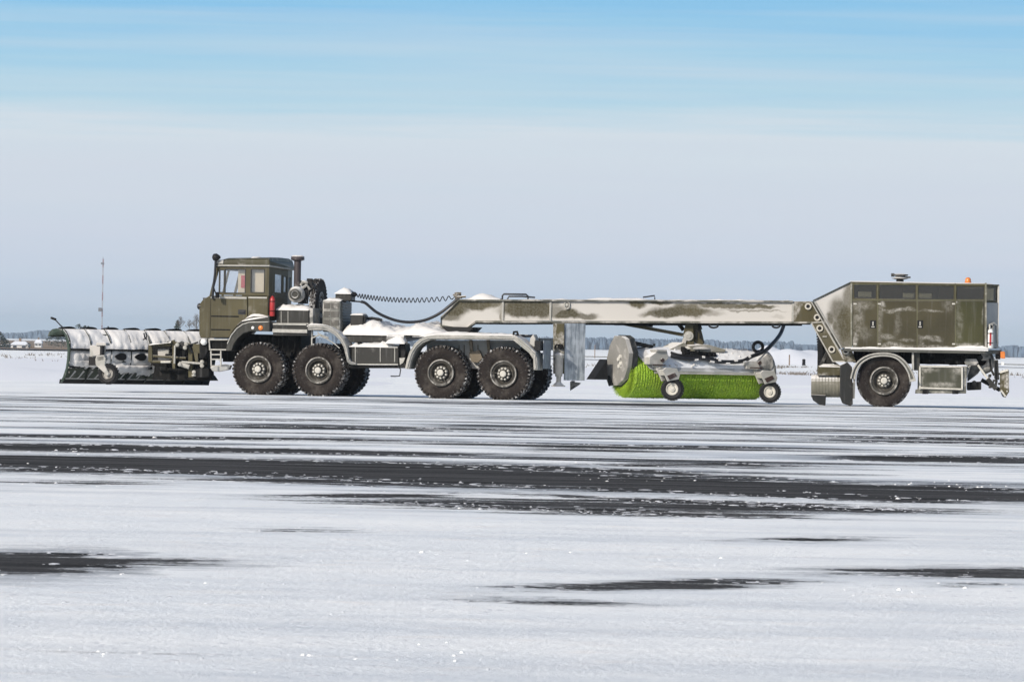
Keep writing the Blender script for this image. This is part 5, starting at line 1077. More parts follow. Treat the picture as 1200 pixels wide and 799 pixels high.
for x0, x1 in ((831, 841.5), (905, 914)):
    mb = MB(); a = RW(x0, 380.4, VW); b = RW(x1, 380.4, VW); m_ = (a + b) / 2; rr = (b.x - a.x) / 2
    mb.tube([(m_.x + rr * math.cos(t) , VW, m_.z - .02 + .055 * math.sin(t)) for t in [k * math.pi / 8 for k in range(17)]], .024, 6); mb.build('tie_ring', HOSE, trailer, smooth=50)
# hose anchor at the nose
mb = MB()
for i in range(12):
    p = RW(rnd.uniform(531, 540), rnd.uniform(344.5, 351), rnd.uniform(1.1, 1.4)); mb.box(p, p + Vector((.08, .08, .06)))
mb.tube([RW(531, 345, 1.2), RW(536, 348, 1.2), RW(546, 347.5, 1.2)], .03, 6); mb.build('hose_anchor', painted('anchor_tan', (.12, .10, .07), frost=.5), trailer, bevel=.01)
# ---- support leg and splash panel
leg = part_empty('support_leg', trailer); leg.location = (0, 0, 0); OFF[leg.name] = TO
mb = MB(); mb.prism(PL(TR, [(648.2, 378.8), (661.2, 378.8), (661.2, 438), (648.2, 438)], .55), .55, .8)
mb.build('post', painted('leg_paint', OLIVE_C, blobs=[(lambda q: (q[0], q[1], .2, .35, .8))(TR.P(652, 412, .55)), (lambda q: (q[0], q[1], .05, .7, .8))(TR.P(649.3, 405, .55)), (lambda q: (q[0], q[1], .1, .12, .8))(TR.P(657, 396, .55))], off=TO, dust=(.45, .43, .40)), leg, bevel=.01)
mb = MB(); c = RW(654.8, 438, .45)
mb.lathe(c, (0, 0, 1), [(0, .10), (.38, .105), (.42, .13), (.47, .13), (.5, .08), (.52, .05)], 18); mb.lathe(c, (0, 0, -1), [(0, .09), (.06, .09), (.07, .06), (.21, .06)], 14)
jc = mb.build('jack', WHITEP, leg, smooth=40)
mb = MB(); c2 = RW(654.3, 452.8, .45); mb.lathe(c2, (0, 0, 1), [(0, .17), (.025, .17), (.03, .14), (.11, .06), (.12, .05)], 16); mb.build('foot', WHITEP, leg, smooth=35)
mb = MB(); mb.lathe(RW(656.5, 406, .5), (0, -1, 0), [(-.02, .07), (.04, .06), (.05, .001)], 12, caps=False); mb.tube([RW(650, 408, .5), RW(652, 404, .45), RW(659, 404, .45), RW(660, 409, .45)], .02, 6); mb.build('crank_gear', DARK, leg, smooth=35)
mb = MB(); mb.bar(RW(671.5, 446, 1.9), RW(671.5, 452, 1.9), .09, .09); mb.prism(PL(TR, [(668.3, 457.6), (668.3, 446.8), (680.6, 448.6), (679, 450.6)], 1.9), 1.8, 2.1); mb.build('far_foot', FROSTED, leg, bevel=.01)
mb = MB(); a = RW(661.2, 445.5, .6); z1 = RW(661.2, 378.8, .6).z; w = (RW(685.2, 445, .6).x - a.x); an = R(35); ww = w / math.cos(an) * .97
mb.obox((a.x, .6, a.z), (ww * math.cos(an), ww * math.sin(an), 0), (-.03 * math.sin(an), .03 * math.cos(an), 0), (0, 0, z1 - a.z)); 
pm, pnt, pb = new_mat('frosted_panel'); tc_ = N(pnt, 'ShaderNodeTexCoord'); n1 = noise_n(pnt, tc_.outputs['Object'], 3, 6, .65); mpp = N(pnt, 'ShaderNodeMapping'); mpp.inputs['Scale'].default_value = (8, 8, 1.0); L(pnt, tc_.outputs['Object'], mpp.inputs[0]); n2 = noise_n(pnt, mpp.outputs[0], 1.5, 4)
L(pnt, mixc(pnt, maprange(pnt, mth(pnt, 'ADD', mth(pnt, 'MULTIPLY', n1.outputs[0], .5), mth(pnt, 'MULTIPLY', n2.outputs[0], .5)), .38, .62), (.20, .23, .26), (.52, .56, .60)), pb.inputs['Base Color']); pb.inputs['Roughness'].default_value = .5; bump(pnt, pb, n1.outputs[0], .4, .02)
pan = mb.build('splash_panel', pm, trailer, bevel=.006)
# diagonal stay and slewing column that carries the broom
mb = MB(); mb.bar(RW(731, 379.4, 1.35), RW(800.5, 392.3, 1.35), .1, .085); mb.build('diagonal_stay', OLIVE, trailer, bevel=.008)
mb = MB(); mb.bar(RW(720, 379.6, 1.2), RW(745, 379.8, 1.2), .12, .07); mb.box(RW(733, 381.4, 1.2), RW(738, 378.5, 1.5)); mb.tube([RW(795, 379.5, 1.2), RW(799, 384, 1.2), RW(801, 387, 1.2)], .05, 8); mb.tube([RW(752, 380, 1.1), RW(765, 382, 1.1)], .03, 6); mb.build('stay_bracket', DARK, trailer)
col = part_empty('slew_column', trailer); col.location = (0, 0, 0); OFF[col.name] = TO
mb = MB(); mb.prism(PL(TR, [(803.5, 379), (812.5, 379), (813.5, 404), (800.8, 404), (800.8, 390)], 1.1), 1.1, 1.6); mb.prism(PL(TR, [(812.5, 380), (820, 380), (823, 392), (825.5, 402), (822, 404.6), (814, 404)], 1.2), 1.2, 1.5); mb.build('column', painted('column_paint', OLIVE_C, frost=.55), col, bevel=.012)
mb = MB(); mb.lathe(RW(807, 393.6, 1.08), (0, -1, 0), [(-.02, .12), (.03, .12), (.035, .07), (.05, .06), (.05, .001)], 20, caps=False); mb.bar(RW(801, 402, 1.08), RW(803, 396, 1.08), .03, .1); mb.build('pivot_boss', WHITEP, col, smooth=35)
mb = MB()
for x0, y0, x1, y1 in ((815, 386, 817, 397), (819.5, 391, 821, 396.5), (818, 380, 820.6, 388)): a = RW(x0, y1, 1.16); b = RW(x1, y0, 1.16); mb.box((a.x, 1.16, a.z), (b.x, 1.22, b.z))
mb.tube([RW(816, 386, 1.12), RW(820, 390, 1.1), RW(823, 397, 1.1), RW(825, 402, 1.1)], .02, 6); mb.tube([RW(820, 380, 1.1), RW(822, 386, 1.1)], .025, 6); mb.build('column_ports', BLACK, col)
# ---- lower hinge arm behind the house, ring bolts
hm = painted('hinge_paint', (.10, .09, .055), frost=.4)
ha = RP('hinge_arm', [(951.4, 378.8), (963.6, 377.6), (988, 420), (1001, 421), (1001, 423.2), (976, 423.2)], VW - .25, VW - .05, hm, .006)
mb = MB()
for a, b in (((951, 378.4), (976, 423.4)), ((963.8, 377.4), (988.4, 420.4)), ((951, 378), (964.6, 377.2)), ((976, 423.4), (1001.5, 423.4)), ((988.4, 420.6), (1000, 421.4)), ((964, 394.4), (969, 394.2))): mb.bar(RW(*a, VW - .26), RW(*b, VW - .26), .03, .032)
mb.build('edge_strips', TRIM, ha)
mb = MB()
for x, y in ((947, 359), (957.6, 372), (960.6, 384.6), (974.6, 409.4), (991.2, 411.4)):
    v = VW - .26 if y > 380 else VW - .03
    if x > 985: v = .3
    mb.lathe(RW(x, y, v), (0, -1, 0), [(0, .085), (.03, .083), (.03, .048), (-.01, .045), (-.01, .001)], 22, caps=False)
rb = mb.build('ring_bosses', NUT, trailer, smooth=35)
mb = MB()
for x, y in ((947, 359), (957.6, 372), (960.6, 384.6), (974.6, 409.4), (991.2, 411.4)):
    v = VW - .262 if y > 380 else VW - .032
    if x > 985: v = .298
    mb.lathe(RW(x, y, v), (0, -1, 0), [(0, .047), (.008, .047)], 18)
mb.build('hole', BLACK, rb, split=True)
# ---- engine house
HV = 0.06; HW = 2.58       # near wall plane, width
house = part_empty('engine_house', trailer); house.location = (0, 0, 0); OFF[house.name] = TO
hb = lambda l: blobs(l, HV)
slant_mat = painted('house_front_paint', OLIVE_C, blobs=hb([(990, 380, 9, 22, .85), (986, 366, 9, 14, .7), (994, 352, 5, 20, .55), (974, 372, 5, 9, .9), (979, 382, 4, 8, .9), (992, 396, 8, 9, .8), (990, 380, 12, 30, 1), (985, 364, 12, 16, .85), (994, 350, 6, 22, .8), (992, 398, 8, 14, .9)]), invert=True, off=TO, sharp=.5, warp=.12, dust=(.50, .48, .45))
mb = MB(); mb.prism(PL(TR, [(953.6, 353.2), (997, 331.6), (997, 407.6), (985, 407.6)], HV), HV, HV + HW); mb.build('front_section', slant_mat, house, bevel=.008)
mb = MB()
for v in (HV + .0, HV + HW): 
    mb.bar(RW(951.8, 353.4, v), RW(984, 408.6, v), .05, .06)
    mb.bar(RW(952.6, 352.6, v), RW(997.4, 330.8, v), .05, .035)
mb.quadloft([[(RW(952.5, 352.4, v).x, v, RW(952.5, 352.4, v).z) for v in (HV,)] * 1 + []] * 0) if False else None
mb.build('front_frame', painted('frame_dark', (.04, .04, .03), frost=.6), house, split=True)
mb = MB(); mb.bar(RW(954.8, 353.6, HV - .035), RW(986.4, 408.4, HV - .035), .02, .03); mb.bar(RW(951, 354.2, HV - .035), RW(982.6, 409, HV - .035), .02, .025); mb.build('edge_light', TRIM, house, split=True)
# shell with window openings: near wall, far wall, roof, tail (chamfered corners)
u0, zt0 = TR.P(997, 331.8, HV); u1, zf0 = TR.P(1153.6, 407.8, HV); zt_ = zt0
wl = [(1001, 1026.8), (1030.6, 1073), (1076.4, 1117.8), (1121.4, 1153.2)]
zw0 = TR.P(1050, 350.4, HV)[1]; zw1 = TR.P(1050, 334.2, HV)[1]
hol = [(TR.P(a, 340, HV)[0], min(TR.P(b, 340, HV)[0], u1 - .03), zw0, zw1) for a, b in wl]
mb = MB()
def addm(m2):
    me = bpy.data.meshes.new('t'); m2.bm.to_mesh(me); mb.bm.from_mesh(me); m2.bm.free(); bpy.data.meshes.remove(me)
m2 = MB(); holed_wall(m2, lambda x, y: (x, HV, y), [u0, u1], [zf0, zt_], hol, (0, .04, 0)); addm(m2)
m2 = MB(); holed_wall(m2, lambda x, y: (x, HV + HW, y), [u0, u1], [zf0, zt_], hol, (0, -.04, 0)); addm(m2)
# opaque inner machinery block below the windows
mb.box((u0 + .05, HV + .1, zf0), (u1 - .05, HV + HW - .1, zw0 - .05))
CHU = .33; CHV = .38
p_a = (u1, HV); p_b = (u1 + CHU, HV + CHV); p_c = (u1 + CHU, HV + HW - CHV); p_d = (u1, HV + HW)
def seg(pa, pb, wins, thick=.04):
    m2 = MB(); d = Vector((pb[0] - pa[0], pb[1] - pa[1], 0)); nrm = Vector((-d.y, d.x, 0)).normalized() * thick
    holed_wall(m2, lambda x, y: (pa[0] + d.x * x, pa[1] + d.y * x, y), [0, 1], [zf0, zt_], wins, nrm); addm(m2); return lambda x, y: Vector((pa[0] + d.x * x, pa[1] + d.y * x, y))
zr0 = TR.P(1165, 352, .3)[1]; zr1 = TR.P(1165, 337, .3)[1]
c1 = seg(p_a, p_b, [(.12, .9, zr0, zr1)]); c2_ = seg(p_b, p_c, [(.08, .92, zr0, zr1)]); c3 = seg(p_c, p_d, [(.12, .9, zr0, zr1)])
shell = mb.build('shell', OLIVE, house, bevel=.004)
# roof and floor plates
def plan(o): return [(u0 - .01, HV - o), (p_a[0], p_a[1] - o), (p_b[0] + o, p_b[1] - o * .4), (p_c[0] + o, p_c[1] + o * .4), (p_d[0], p_d[1] + o), (u0 - .01, HV + HW + o)]
mb = MB(); mb.quadloft([[(x, y, zt_ - .01) for x, y in plan(.015)], [(x, y, zt_ + .035) for x, y in plan(.015)]]); roofh = mb.build('roof', painted('house_roof', OLIVE_C, frost=.4), house, bevel=.006)
mb = MB(); mb.quadloft([[(x, y, zt_ + .036) for x, y in plan(-.12)], [(x, y, zt_ + .06) for x, y in plan(-.2)]]); mb.build('snow_sheet', SNOW, roofh)
# frame of light angles round doors and windows
mb = MB()
for x in (997.6, 1155.2): mb.bar(RW(x, 331.5, HV - .01), RW(x, 408, HV - .01), .03, .045)
mb.build('corner_post', painted('post_light', (.17, .165, .12), frost=.7), house)
mb = MB()
for x in (1028.6, 1074.7, 1119.6): mb.bar(RW(x, 332, HV - .008), RW(x, 407.5, HV - .008), .02, .03)
mb.bar(RW(998, 351.6, HV - .01), RW(1155, 351.6, HV - .01), .025, .035); mb.bar(RW(998, 332.9, HV - .008), RW(1155, 333.2, HV - .008), .02, .03); mb.build('mullions', painted('mullion_paint', (.105, .098, .055), frost=.35), house)
# doors
cols = [(999.4, 1027.8), (1029.4, 1074.0), (1075.4, 1118.8), (1120.4, 1152.4)]
frost = [[(1005, 372, 5, 22, .42), (1010, 358, 12, 6, .4), (1002, 396, 3, 10, .6), (1012, 390, 10, 8, .25)],
         [(1050, 362.5, 20, 2.2, .7), (1042, 364.5, 5, 1.6, .7), (1066, 361.5, 4, 2.2, .7), (1052, 378, 3, 14, .22), (1046, 403.5, 10, 3.2, .9), (1040, 394, 8, 3, .45), (1033, 356, 3, 3, .7), (1062, 398, 8, 2, .4), (1050, 406, 24, 3, .6), (1031, 380, 3, 24, .35)],
         [(1090, 364.6, 12, 1.3, .55), (1088, 395.4, 12, 2.6, .65), (1096, 406, 22, 2, .5), (1112, 358, 6, 8, .25), (1096, 398, 6, 2, .5), (1078, 398, 3, 5, .4), (1079, 402, 3, 3, .5)],
         [(1152, 362, 1.5, 14, .4), (1121, 356, 2, 2, .7), (1121, 404, 2, 2, .6), (1136, 404.5, 16, 3.4, .8), (1124, 380, 3, 24, .25)]]
for i, ((x0, x1), fr2) in enumerate(zip(cols, frost)):
    base = (.056, .048, .024) if i < 3 else (.052, .050, .019)
    dm = painted('door_paint', base, blobs=hb(fr2), off=TO, sharp=.6, warp=.14, rough=.35 if i == 3 else .42, dust=(.45, .43, .39), grime=.8)
    d = RP('door', [(x0, 352.9), (x1, 352.9), (x1, 407.2), (x0, 407.2)], HV - .022, HV - .002, dm, .004, parent=house)
for x, y in ((1023, 380), (1078.2, 380)):
    mb = MB(); a = RW(x - 3.4, y + 4.6, HV); b = RW(x + 3.4, y - 4.6, HV); mb.box((a.x, HV - .035, a.z), (b.x, HV - .02, b.z)); hd = mb.build('door_latch', BLACK, house, bevel=.008)
    mb = MB(); mb.bar(((a.x + b.x) / 2, HV - .05, b.z - .03), ((a.x + b.x) / 2, HV - .05, a.z + .07), .03, .035); mb.box((a.x + .03, HV - .045, a.z + .02), (b.x - .03, HV - .034, a.z + .05)); mb.build('handle', TRIM, hd)
mb = MB()
for x in (1002, 1030.5, 1117.5): 
    for y in (356, 403): a = RW(x - 1.8, y + .8, HV); b = RW(x + 1.8, y - .8, HV); mb.box((a.x, HV - .035, a.z), (b.x, HV - .02, b.z))
mb.build('hinge', NUT, house, split=True)
# glazing
mb = MB()
for h in hol:
    for v in (HV + .02, HV + HW - .03): mb.box((h[0], v, h[2]), (h[1], v + .008, h[3]))
for f_ in (c1, c2_, c3):
    q = [f_(.1, zr0), f_(.92, zr0), f_(.92, zr1), f_(.1, zr1)]; q = [p + Vector((-.02, 0, 0)) for p in q]; mb.quadloft([q, [p + Vector((-.008, 0.002, 0)) for p in q]])
mb.build('window', DARKGLASS, house, split=True)
# machinery seen through the glass
mb = MB(); mb.box((hol[1][0] + .02, .7, zw0 - .08), (hol[1][0] + .58, 2.0, zt_ - .05)); mb.box((hol[1][0] + .5, .9, zt_ - .2), (hol[3][0] + .2, 2.3, zt_ - .03)); mb.box((hol[2][0] + .36, .9, zw0), (hol[2][0] + .6, 2.3, zt_ - .03)); mb.box((hol[0][1] - .1, .9, zw0), (hol[0][1] + .1, 2.3, zt_ - .03)); mb.box((hol[0][0] , .9, zt_ - .18), (hol[0][1], 2.3, zt_ - .03)); mb.box((hol[2][0] + .5, .7, zw0 - .08), (hol[2][1] + .1, 2.0, zt_ - .05)); mb.box((hol[3][0] + .05, .7, zw0 - .08), (hol[3][1], 2.2, zt_ - .06)); mb.box((hol[0][0] - .1, .7, zw0 - .08), (hol[0][0] + .1, 2.2, zt_ - .05)); mb.box((u0 + .06, .6, zw0 - .1), (u1 - .2, 2.2, zw0 + .04)); mb.build('engine_block', INTERIOR, house, bevel=.02)
# beacon and roof vent
c = RW(1134.4, 331.4, .45); bc = MB().lathe(c, (0, 0, 1), [(-.02, .085), (.02, .085), (.025, .075), (.09, .07), (.125, .045), (.135, .001)], 20, caps=False).build('beacon', ORANGE, house, smooth=50)
c = RW(1054.6, 331, 1.0); mb = MB(); mb.lathe(c, (0, 0, 1), [(-.02, .1), (.07, .09), (.08, .14), (.10, .22), (.12, .14), (.15, .1), (.17, .2), (.20, .2), (.22, .05)], 22)
mb.box(c + Vector((-.22, -.1, .14)), c + Vector((-.14, .1, .22))); mb.box(c + Vector((.1, -.08, .11)), c + Vector((.26, .08, .15))); mb.build('roof_vent', painted('vent_dark', (.03, .03, .028), frost=.4), house, smooth=35)
# tail: white-frosted end skin, pipe, lamp
mb = MB()
for f_, a_, b_ in ((c1, .05, .97), (c2_, .03, .97), (c3, .03, .95)):
    q = [f_(a_, zf0 + .02), f_(b_, zf0 + .02), f_(b_, zr0 - .06), f_(a_, zr0 - .06)]; o_ = Vector((.018, -.012, 0)); mb.quadloft([q, [p + o_ for p in q]])
mb.build('tail_skin', painted('tail_frost', (.28, .30, .31), frost=.9, fs=1.6, veil=.55), house)
mb = MB(); a = c1(.98, zf0); mb.bar(a, (a.x, a.y, zt_), .05, .05); a = c1(.55, zf0) + Vector((.03, -.03, 0)); mb.tube([a, (a.x, a.y, zf0 + .55), (a.x - .06, a.y - .02, zf0 + .6)], .03, 8); mb.tube([c1(.3, zf0 + .1) + Vector((.05, -.05, 0)), c1(.2, zf0 + .58) + Vector((.05, -.08, 0)), c1(.5, zf0 + .62) + Vector((.06, -.05, 0)), c1(.8, zf0 + .55) + Vector((.05, -.04, 0)), c1(.85, zf0 + .1) + Vector((.05, -.04, 0))], .022, 8); mb.build('tail_pipes', NUT, house, smooth=50)
# platform
fl_ = MB(); zp1 = TR.P(1050, 407.9, HV)[1]; zp0 = TR.P(1050, 412.6, HV)[1]; ufl = TR.P(989, 410, HV)[0]
pn = [(ufl, HV - .05), (p_a[0] + .02, HV - .05), (p_b[0] + .1, p_b[1] - .08), (p_c[0] + .1, p_c[1] + .08), (p_d[0] + .02, HV + HW + .05), (ufl, HV + HW + .05)]
fl_.quadloft([[(x, y, zp0) for x, y in pn], [(x, y, zp1) for x, y in pn]]); plat = fl_.build('platform', painted('platform_paint', (.08, .08, .07), frost=.35), trailer, bevel=.006)
snow_heap([RW(997, 408, HV).xz, RW(1010, 407, HV).xz, RW(1040, 406.4, HV).xz, RW(1048, 405.8, HV).xz, RW(1060, 407, HV).xz, RW(1118, 407, HV).xz, RW(1124, 405.4, HV).xz, RW(1152, 405, HV).xz, RW(1158, 407.5, HV).xz], HV - .07, HV - .0, 'snow_ledge', plat, floor=(RW(997, 408.4, HV).z, RW(1158, 408.4, HV).z), bump=.006, seed=51, depthn=4, edge=.02)
MB().box((RW(990, 410, HV).x, HV - .07, zp1 - .03), (RW(1158, 410, HV).x, HV - .045, zp1 + .004)).build('snow_lip', SNOW, plat)
RP('platform_front', [(985, 409), (998, 409), (1003, 424), (990, 424)], .3, 2.4, OLIVE_F, .01)
# chassis under the house
mb = MB(); a = RW(1000, 425, .7); b = RW(1160, 413.2, .7); mb.box((a.x, .75, a.z), (b.x, .95, b.z)); mb.box((a.x, 1.75, a.z), (b.x, 1.95, b.z)); mb.box((RW(1080, 428, .7).x, .6, RW(1080, 426, .7).z), (RW(1145, 428, .7).x, 2.1, b.z)); 
for i in range(30):
    p = RW(rnd.uniform(1084, 1140), rnd.uniform(416, 428), rnd.uniform(.3, .6)); s = rnd.uniform(.03, .1); mb.box(p, p + Vector((s * 2, .2, s)))
mb.tube([RW(1036, 446, .5), RW(1036, 446, 2.2)], .12, 10)
mb.box((RW(1020, 440, .7).x, .7, RW(1020, 445, .7).z), (RW(1055, 440, .7).x, 1.9, b.z)); mb.build('chassis', DARK, trailer, bevel=.01)
RL = .674
tw = make_wheel(trailer, (uw, .12, RL - .03), RL, .42, .345, kind='road')
copy_wheel(tw, (uw, 2.46, RL - .03), True, trailer)
# wheel arch: concentric light bands
mb = MB(); pts = [(997.2, 443), (1000.4, 431.4), (1007.4, 421.6), (1020, 415), (1037, 413.2), (1051.4, 416.2), (1061.6, 424), (1068.4, 434.6), (1072.2, 444.6)]
ins = [(1001.4, 445), (1004.2, 434), (1010.6, 425.2), (1022, 419), (1037, 417.4), (1049.6, 420), (1058.4, 427.4), (1064.4, 437), (1067, 446.4)]
pts = [(p.x, p.y) for p in smooth_path([Vector((*q, 0)) for q in pts], 5)]; ins = [(p.x, p.y) for p in smooth_path([Vector((*q, 0)) for q in ins], 5)]
mb.prism(PL(TR, pts + ins[::-1], .02), .02, .6); wa = mb.build('wheel_arch', painted('arch_paint', (.11, .11, .095), frost=.4), trailer, bevel=.01)
mb = MB()
for pp, o in ((pts, .8), (ins, -.6)): mb.tube([RW(x, y + o, .0) for x, y in pp], .022, 6)
mb.bar(RW(1066, 446, .0), RW(1073, 445, .0), .04, .06); mb.build('edge_bead', TRIM, wa, smooth=50)
RP('arch_bracket', [(1068.6, 434), (1068.6, 413), (1071, 413), (1071, 434)], .1, .2, TRIM, 0); RP('hanger_box', [(1071.4, 434), (1071.4, 413.2), (1078, 413.2), (1078, 434)], .2, .8, FENDER, .008)
# front: round tank, skids and bracketry
mb = MB(); mb.tube([RW(950.6, 452.2, .75), RW(985.4, 452.4, .75)], .275, 22)
for k in range(8): mb.lathe(RW(956 + k * 3.7, 452.3, .75), (1, 0, 0), [(-.008, .277), (0, .285), (.008, .277)], 22, caps=False)
mb.build('round_tank', painted('tank_dusty', (.20, .19, .15), frost=.4, fs=5), trailer, smooth=40)
mb = MB(); mb.prism(PL(TR, [(957.6, 440), (958.4, 428.4), (986, 427.6), (990, 440)], .5), .5, 1.0); mb.build('valve_tray', OLIVE_F, trailer, bevel=.02)
snow_heap([RW(960, 429, .5).xz, RW(964, 426.6, .5).xz, RW(976, 427, .5).xz, RW(985, 428, .5).xz], .48, .98, 'snow_cap', trailer, floor=RW(970, 429.4, .5).z, bump=.015, seed=61)
mb = MB(); mb.prism(PL(TR, [(950.4, 462), (968, 463), (967.4, 475), (960, 474.2), (952.6, 469)], .5), .5, .9); mb.prism(PL(TR, [(984.4, 428), (993, 424), (998.6, 430), (999.4, 474), (996, 475.6), (987, 472.4), (983.8, 464)], .35), .35, .8); mb.build('skid', painted('skid_dark', (.018, .018, .017), frost=.2), trailer, bevel=.02, split=True)
mb = MB(); n = 16
for k in range(n): 
    x, y = 956.6 + k * .2, 390 + k * 3.1; p = RW(x, y, 1.2); mb.box((p.x, 1.2, p.z - .05), (p.x + .14, 1.6, p.z)) ; 
p = RW(957.6, 440, 1.2); q = RW(955.6, 388, 1.2); mb.box((p.x, 1.25, p.z), (p.x + .11, 1.55, q.z)); mb.build('cable_chain', BLACK, trailer)
mb = MB(); mb.bar(RW(962, 428, .9), RW(970, 412, .9), .08, .08); mb.bar(RW(976, 424, .8), RW(985, 430, .8), .1, .06); mb.prism(PL(TR, [(962, 395), (976, 420), (976, 428), (963, 428)], 1.3), 1.3, 1.6); mb.bar(RW(999.6, 448, .3), RW(999.8, 467, .3), .06, .05); mb.build('brace', GREY, trailer, bevel=.008, split=True)
RP('drop_link', [(1000, 467), (999.6, 430), (1003, 430), (1001.6, 467)], .2, .26, FROSTED, 0)
# right: tool locker with frosted lid
RP('locker_frame', [(1072.6, 461), (1073.4, 456.4), (1075.6, 456), (1076.4, 428), (1133.2, 429), (1132.2, 461)], .2, .9, painted('locker_paint', (.12, .12, .10), frost=.8), .008)
lk = painted('locker_door_paint', (.05, .05, .033), blobs=hb([(1085, 431, 12, 4, .8), (1079, 442, 3, 14, .55), (1104, 450.6, 13, 3.4, .8), (1125, 433, 8, 5, .7), (1092, 433, 8, 2, .6), (1118, 441, 3, 5, .2), (1079, 453, 6, 3, .6)]), off=TO, sharp=.75, warp=.1, dust=(.45, .43, .39))
ld = RP('locker_door', [(1079, 455), (1079, 430.2), (1127, 430.6), (1127, 455.8)], .17, .2, lk, .006)
mb = MB()
for a, b in (((1078, 429.2), (1128, 429.8)), ((1078, 429), (1078, 456)), ((1127.4, 429.4), (1127.4, 456.6)), ((1078, 454.4), (1128, 456))): mb.bar(RW(*a, .16), RW(*b, .16), .03, .04)
mb.build('frame', NUT, ld)
mb = MB()
for x0, x1 in ((1081, 1088), (1116, 1123)): mb.prism(PL(TR, [(x0, 461.6), (x0, 457), (x1, 457), (x1, 461.6)], .1), .1, .3)
mb.build('locker_foot', DARK, trailer, bevel=.006, split=True)
RP('exhaust_box', [(1133.6, 457.4), (1133.6, 448), (1150, 447), (1150, 456.6)], .5, 1.1, DARK, .02)
mb = MB(); mb.lathe(RW(1141.6, 448.6, .48), (0, -1, 0), [(0, .06), (.04, .06), (.04, .001)], 16, caps=False); mb.build('port', BLACK, trailer)
mb = MB(); mb.prism(PL(TR, [(1130, 424), (1132, 420.4), (1144, 420.4), (1147, 425), (1144, 428.4), (1132, 428)], .3), .3, .7); mb.prism(PL(TR, [(1128.4, 456), (1133, 430), (1138, 428), (1134, 440)], .3), .3, .36); mb.prism(PL(TR, [(1160, 416), (1146, 438), (1134, 447), (1134, 428), (1146, 420)], .9), .9, 1.4); mb.build('exhaust_bracket', FROSTED, trailer, bevel=.02, split=True)
mb = MB(); mb.tube([RW(1150, 418, .6), RW(1160, 418, .6), RW(1162, 424, .6), RW(1158, 431, .6), RW(1150, 435.6, .6)], [.10, .11, .12, .12, .10], 14); mb.build('exhaust_pipe', FROSTED, trailer, smooth=50)
mb = MB(); mb.lathe(RW(1149, 419, .46), (0, -1, 0), [(0, .06), (.03, .06), (.03, .001)], 16, caps=False); mb.build('exhaust_hole', BLACK, trailer)
mb = MB(); mb.bar(RW(1145.8, 427.6, .3), RW(1158.4, 445, .3), .045, .05); mb.build('strut', NUT, trailer, bevel=.005)
mb = MB(); mb.bar(RW(1157, 443.4, .3), RW(1167.4, 456, .3), .1, .11); mb.bar(RW(1167.2, 421.6, .3), RW(1168.6, 445, .3), .1, .1); mb.tube([RW(1165.6, 422, .2), RW(1166, 444, .2)], .02, 6); mb.bar(RW(1150, 445, 2.2), RW(1172, 457, 2.2), .1, .1); mb.bar(RW(1168, 445, .3), RW(1166, 456, .3), .06, .06)
for i in range(12): p = RW(rnd.uniform(1158, 1171), rnd.uniform(438, 455), .35); mb.box(p, p + Vector((.07, .2, .05)))
mb.tube([RW(1160, 420, .5), RW(1161, 432, .5), RW(1165, 440, .5)], .03, 8); mb.build('lift_linkage', GREY, trailer, bevel=.01)
# rear blade seen edge on
a = RW(1171.6, 458, .25); mb = MB(); ra = R(0)
mb.prism(PL(TR, [(1171.8, 458.4), (1171.8, 436), (1176, 434), (1178.6, 434.4), (1178.6, 462)], .25), .25, .35); mb.prism(PL(TR, [(1177.4, 436), (1182.4, 433.2), (1182.6, 459), (1178.2, 466), (1176, 462)], .2), .2, 2.5); bl = mb.build('rear_blade', OLIVE_F, trailer, bevel=.01)
mb = MB()
for k in range(5): mb.box(RW(1179.4, 440.8 + k * 4.6, .185), RW(1180.8, 439 + k * 4.6, .205))
mb.bar(RW(1173, 457, .2), RW(1178.4, 464.6, .2), .03, .04); mb.bar(RW(1172, 436.2, .24), RW(1181.6, 433.4, .19), .03, .05); mb.build('bolts', NUT, bl)
mb = MB(); c = RW(1171.8, 420, .3); d = RW(1178, 411.6, .3); mb.prism(PL(TR, [(1172.4, 419.6), (1172.4, 412), (1176.6, 411.6), (1178, 413), (1178, 420.2), (1175, 420)], .28), .28, .5); mb.build('tail_lamp', ORANGE, trailer, bevel=.015)
mb = MB(); mb.prism(PL(TR, [(1166.6, 421), (1166.6, 412.6), (1172.3, 412.6), (1172.3, 421)], .3), .3, .5); mb.build('lamp_housing', DARK, trailer, bevel=.01)
mb = MB(); mb.prism(PL(TR, [(1173.4, 428), (1173.4, 424.2), (1176.4, 424.2), (1176.4, 428)], .3), .3, .4); mb.build('plate_lamp', LAMPW, trailer)
WEXT = plain('white_enamel', (.75, .75, .72), .35, var=.1)
extinguisher('fire_extinguisher', 'frosted white fire extinguisher with a red label on the tail of the engine house', TR, 1160.4, 381, 408, .10, .07, WEXT, RED)

# ================================================================ rotary broom
cb = RW(807, 439, 1.35); cw_ = TR.world(cb.x, 1.35, 0)
BY = -27.0                           # left end swung towards the camera
BR = Frame((cw_.x, cw_.y, 0), BY)
def BP(x, y, v): return BR.P(x, y, v)
ctr_px = (727.5, 889.0)
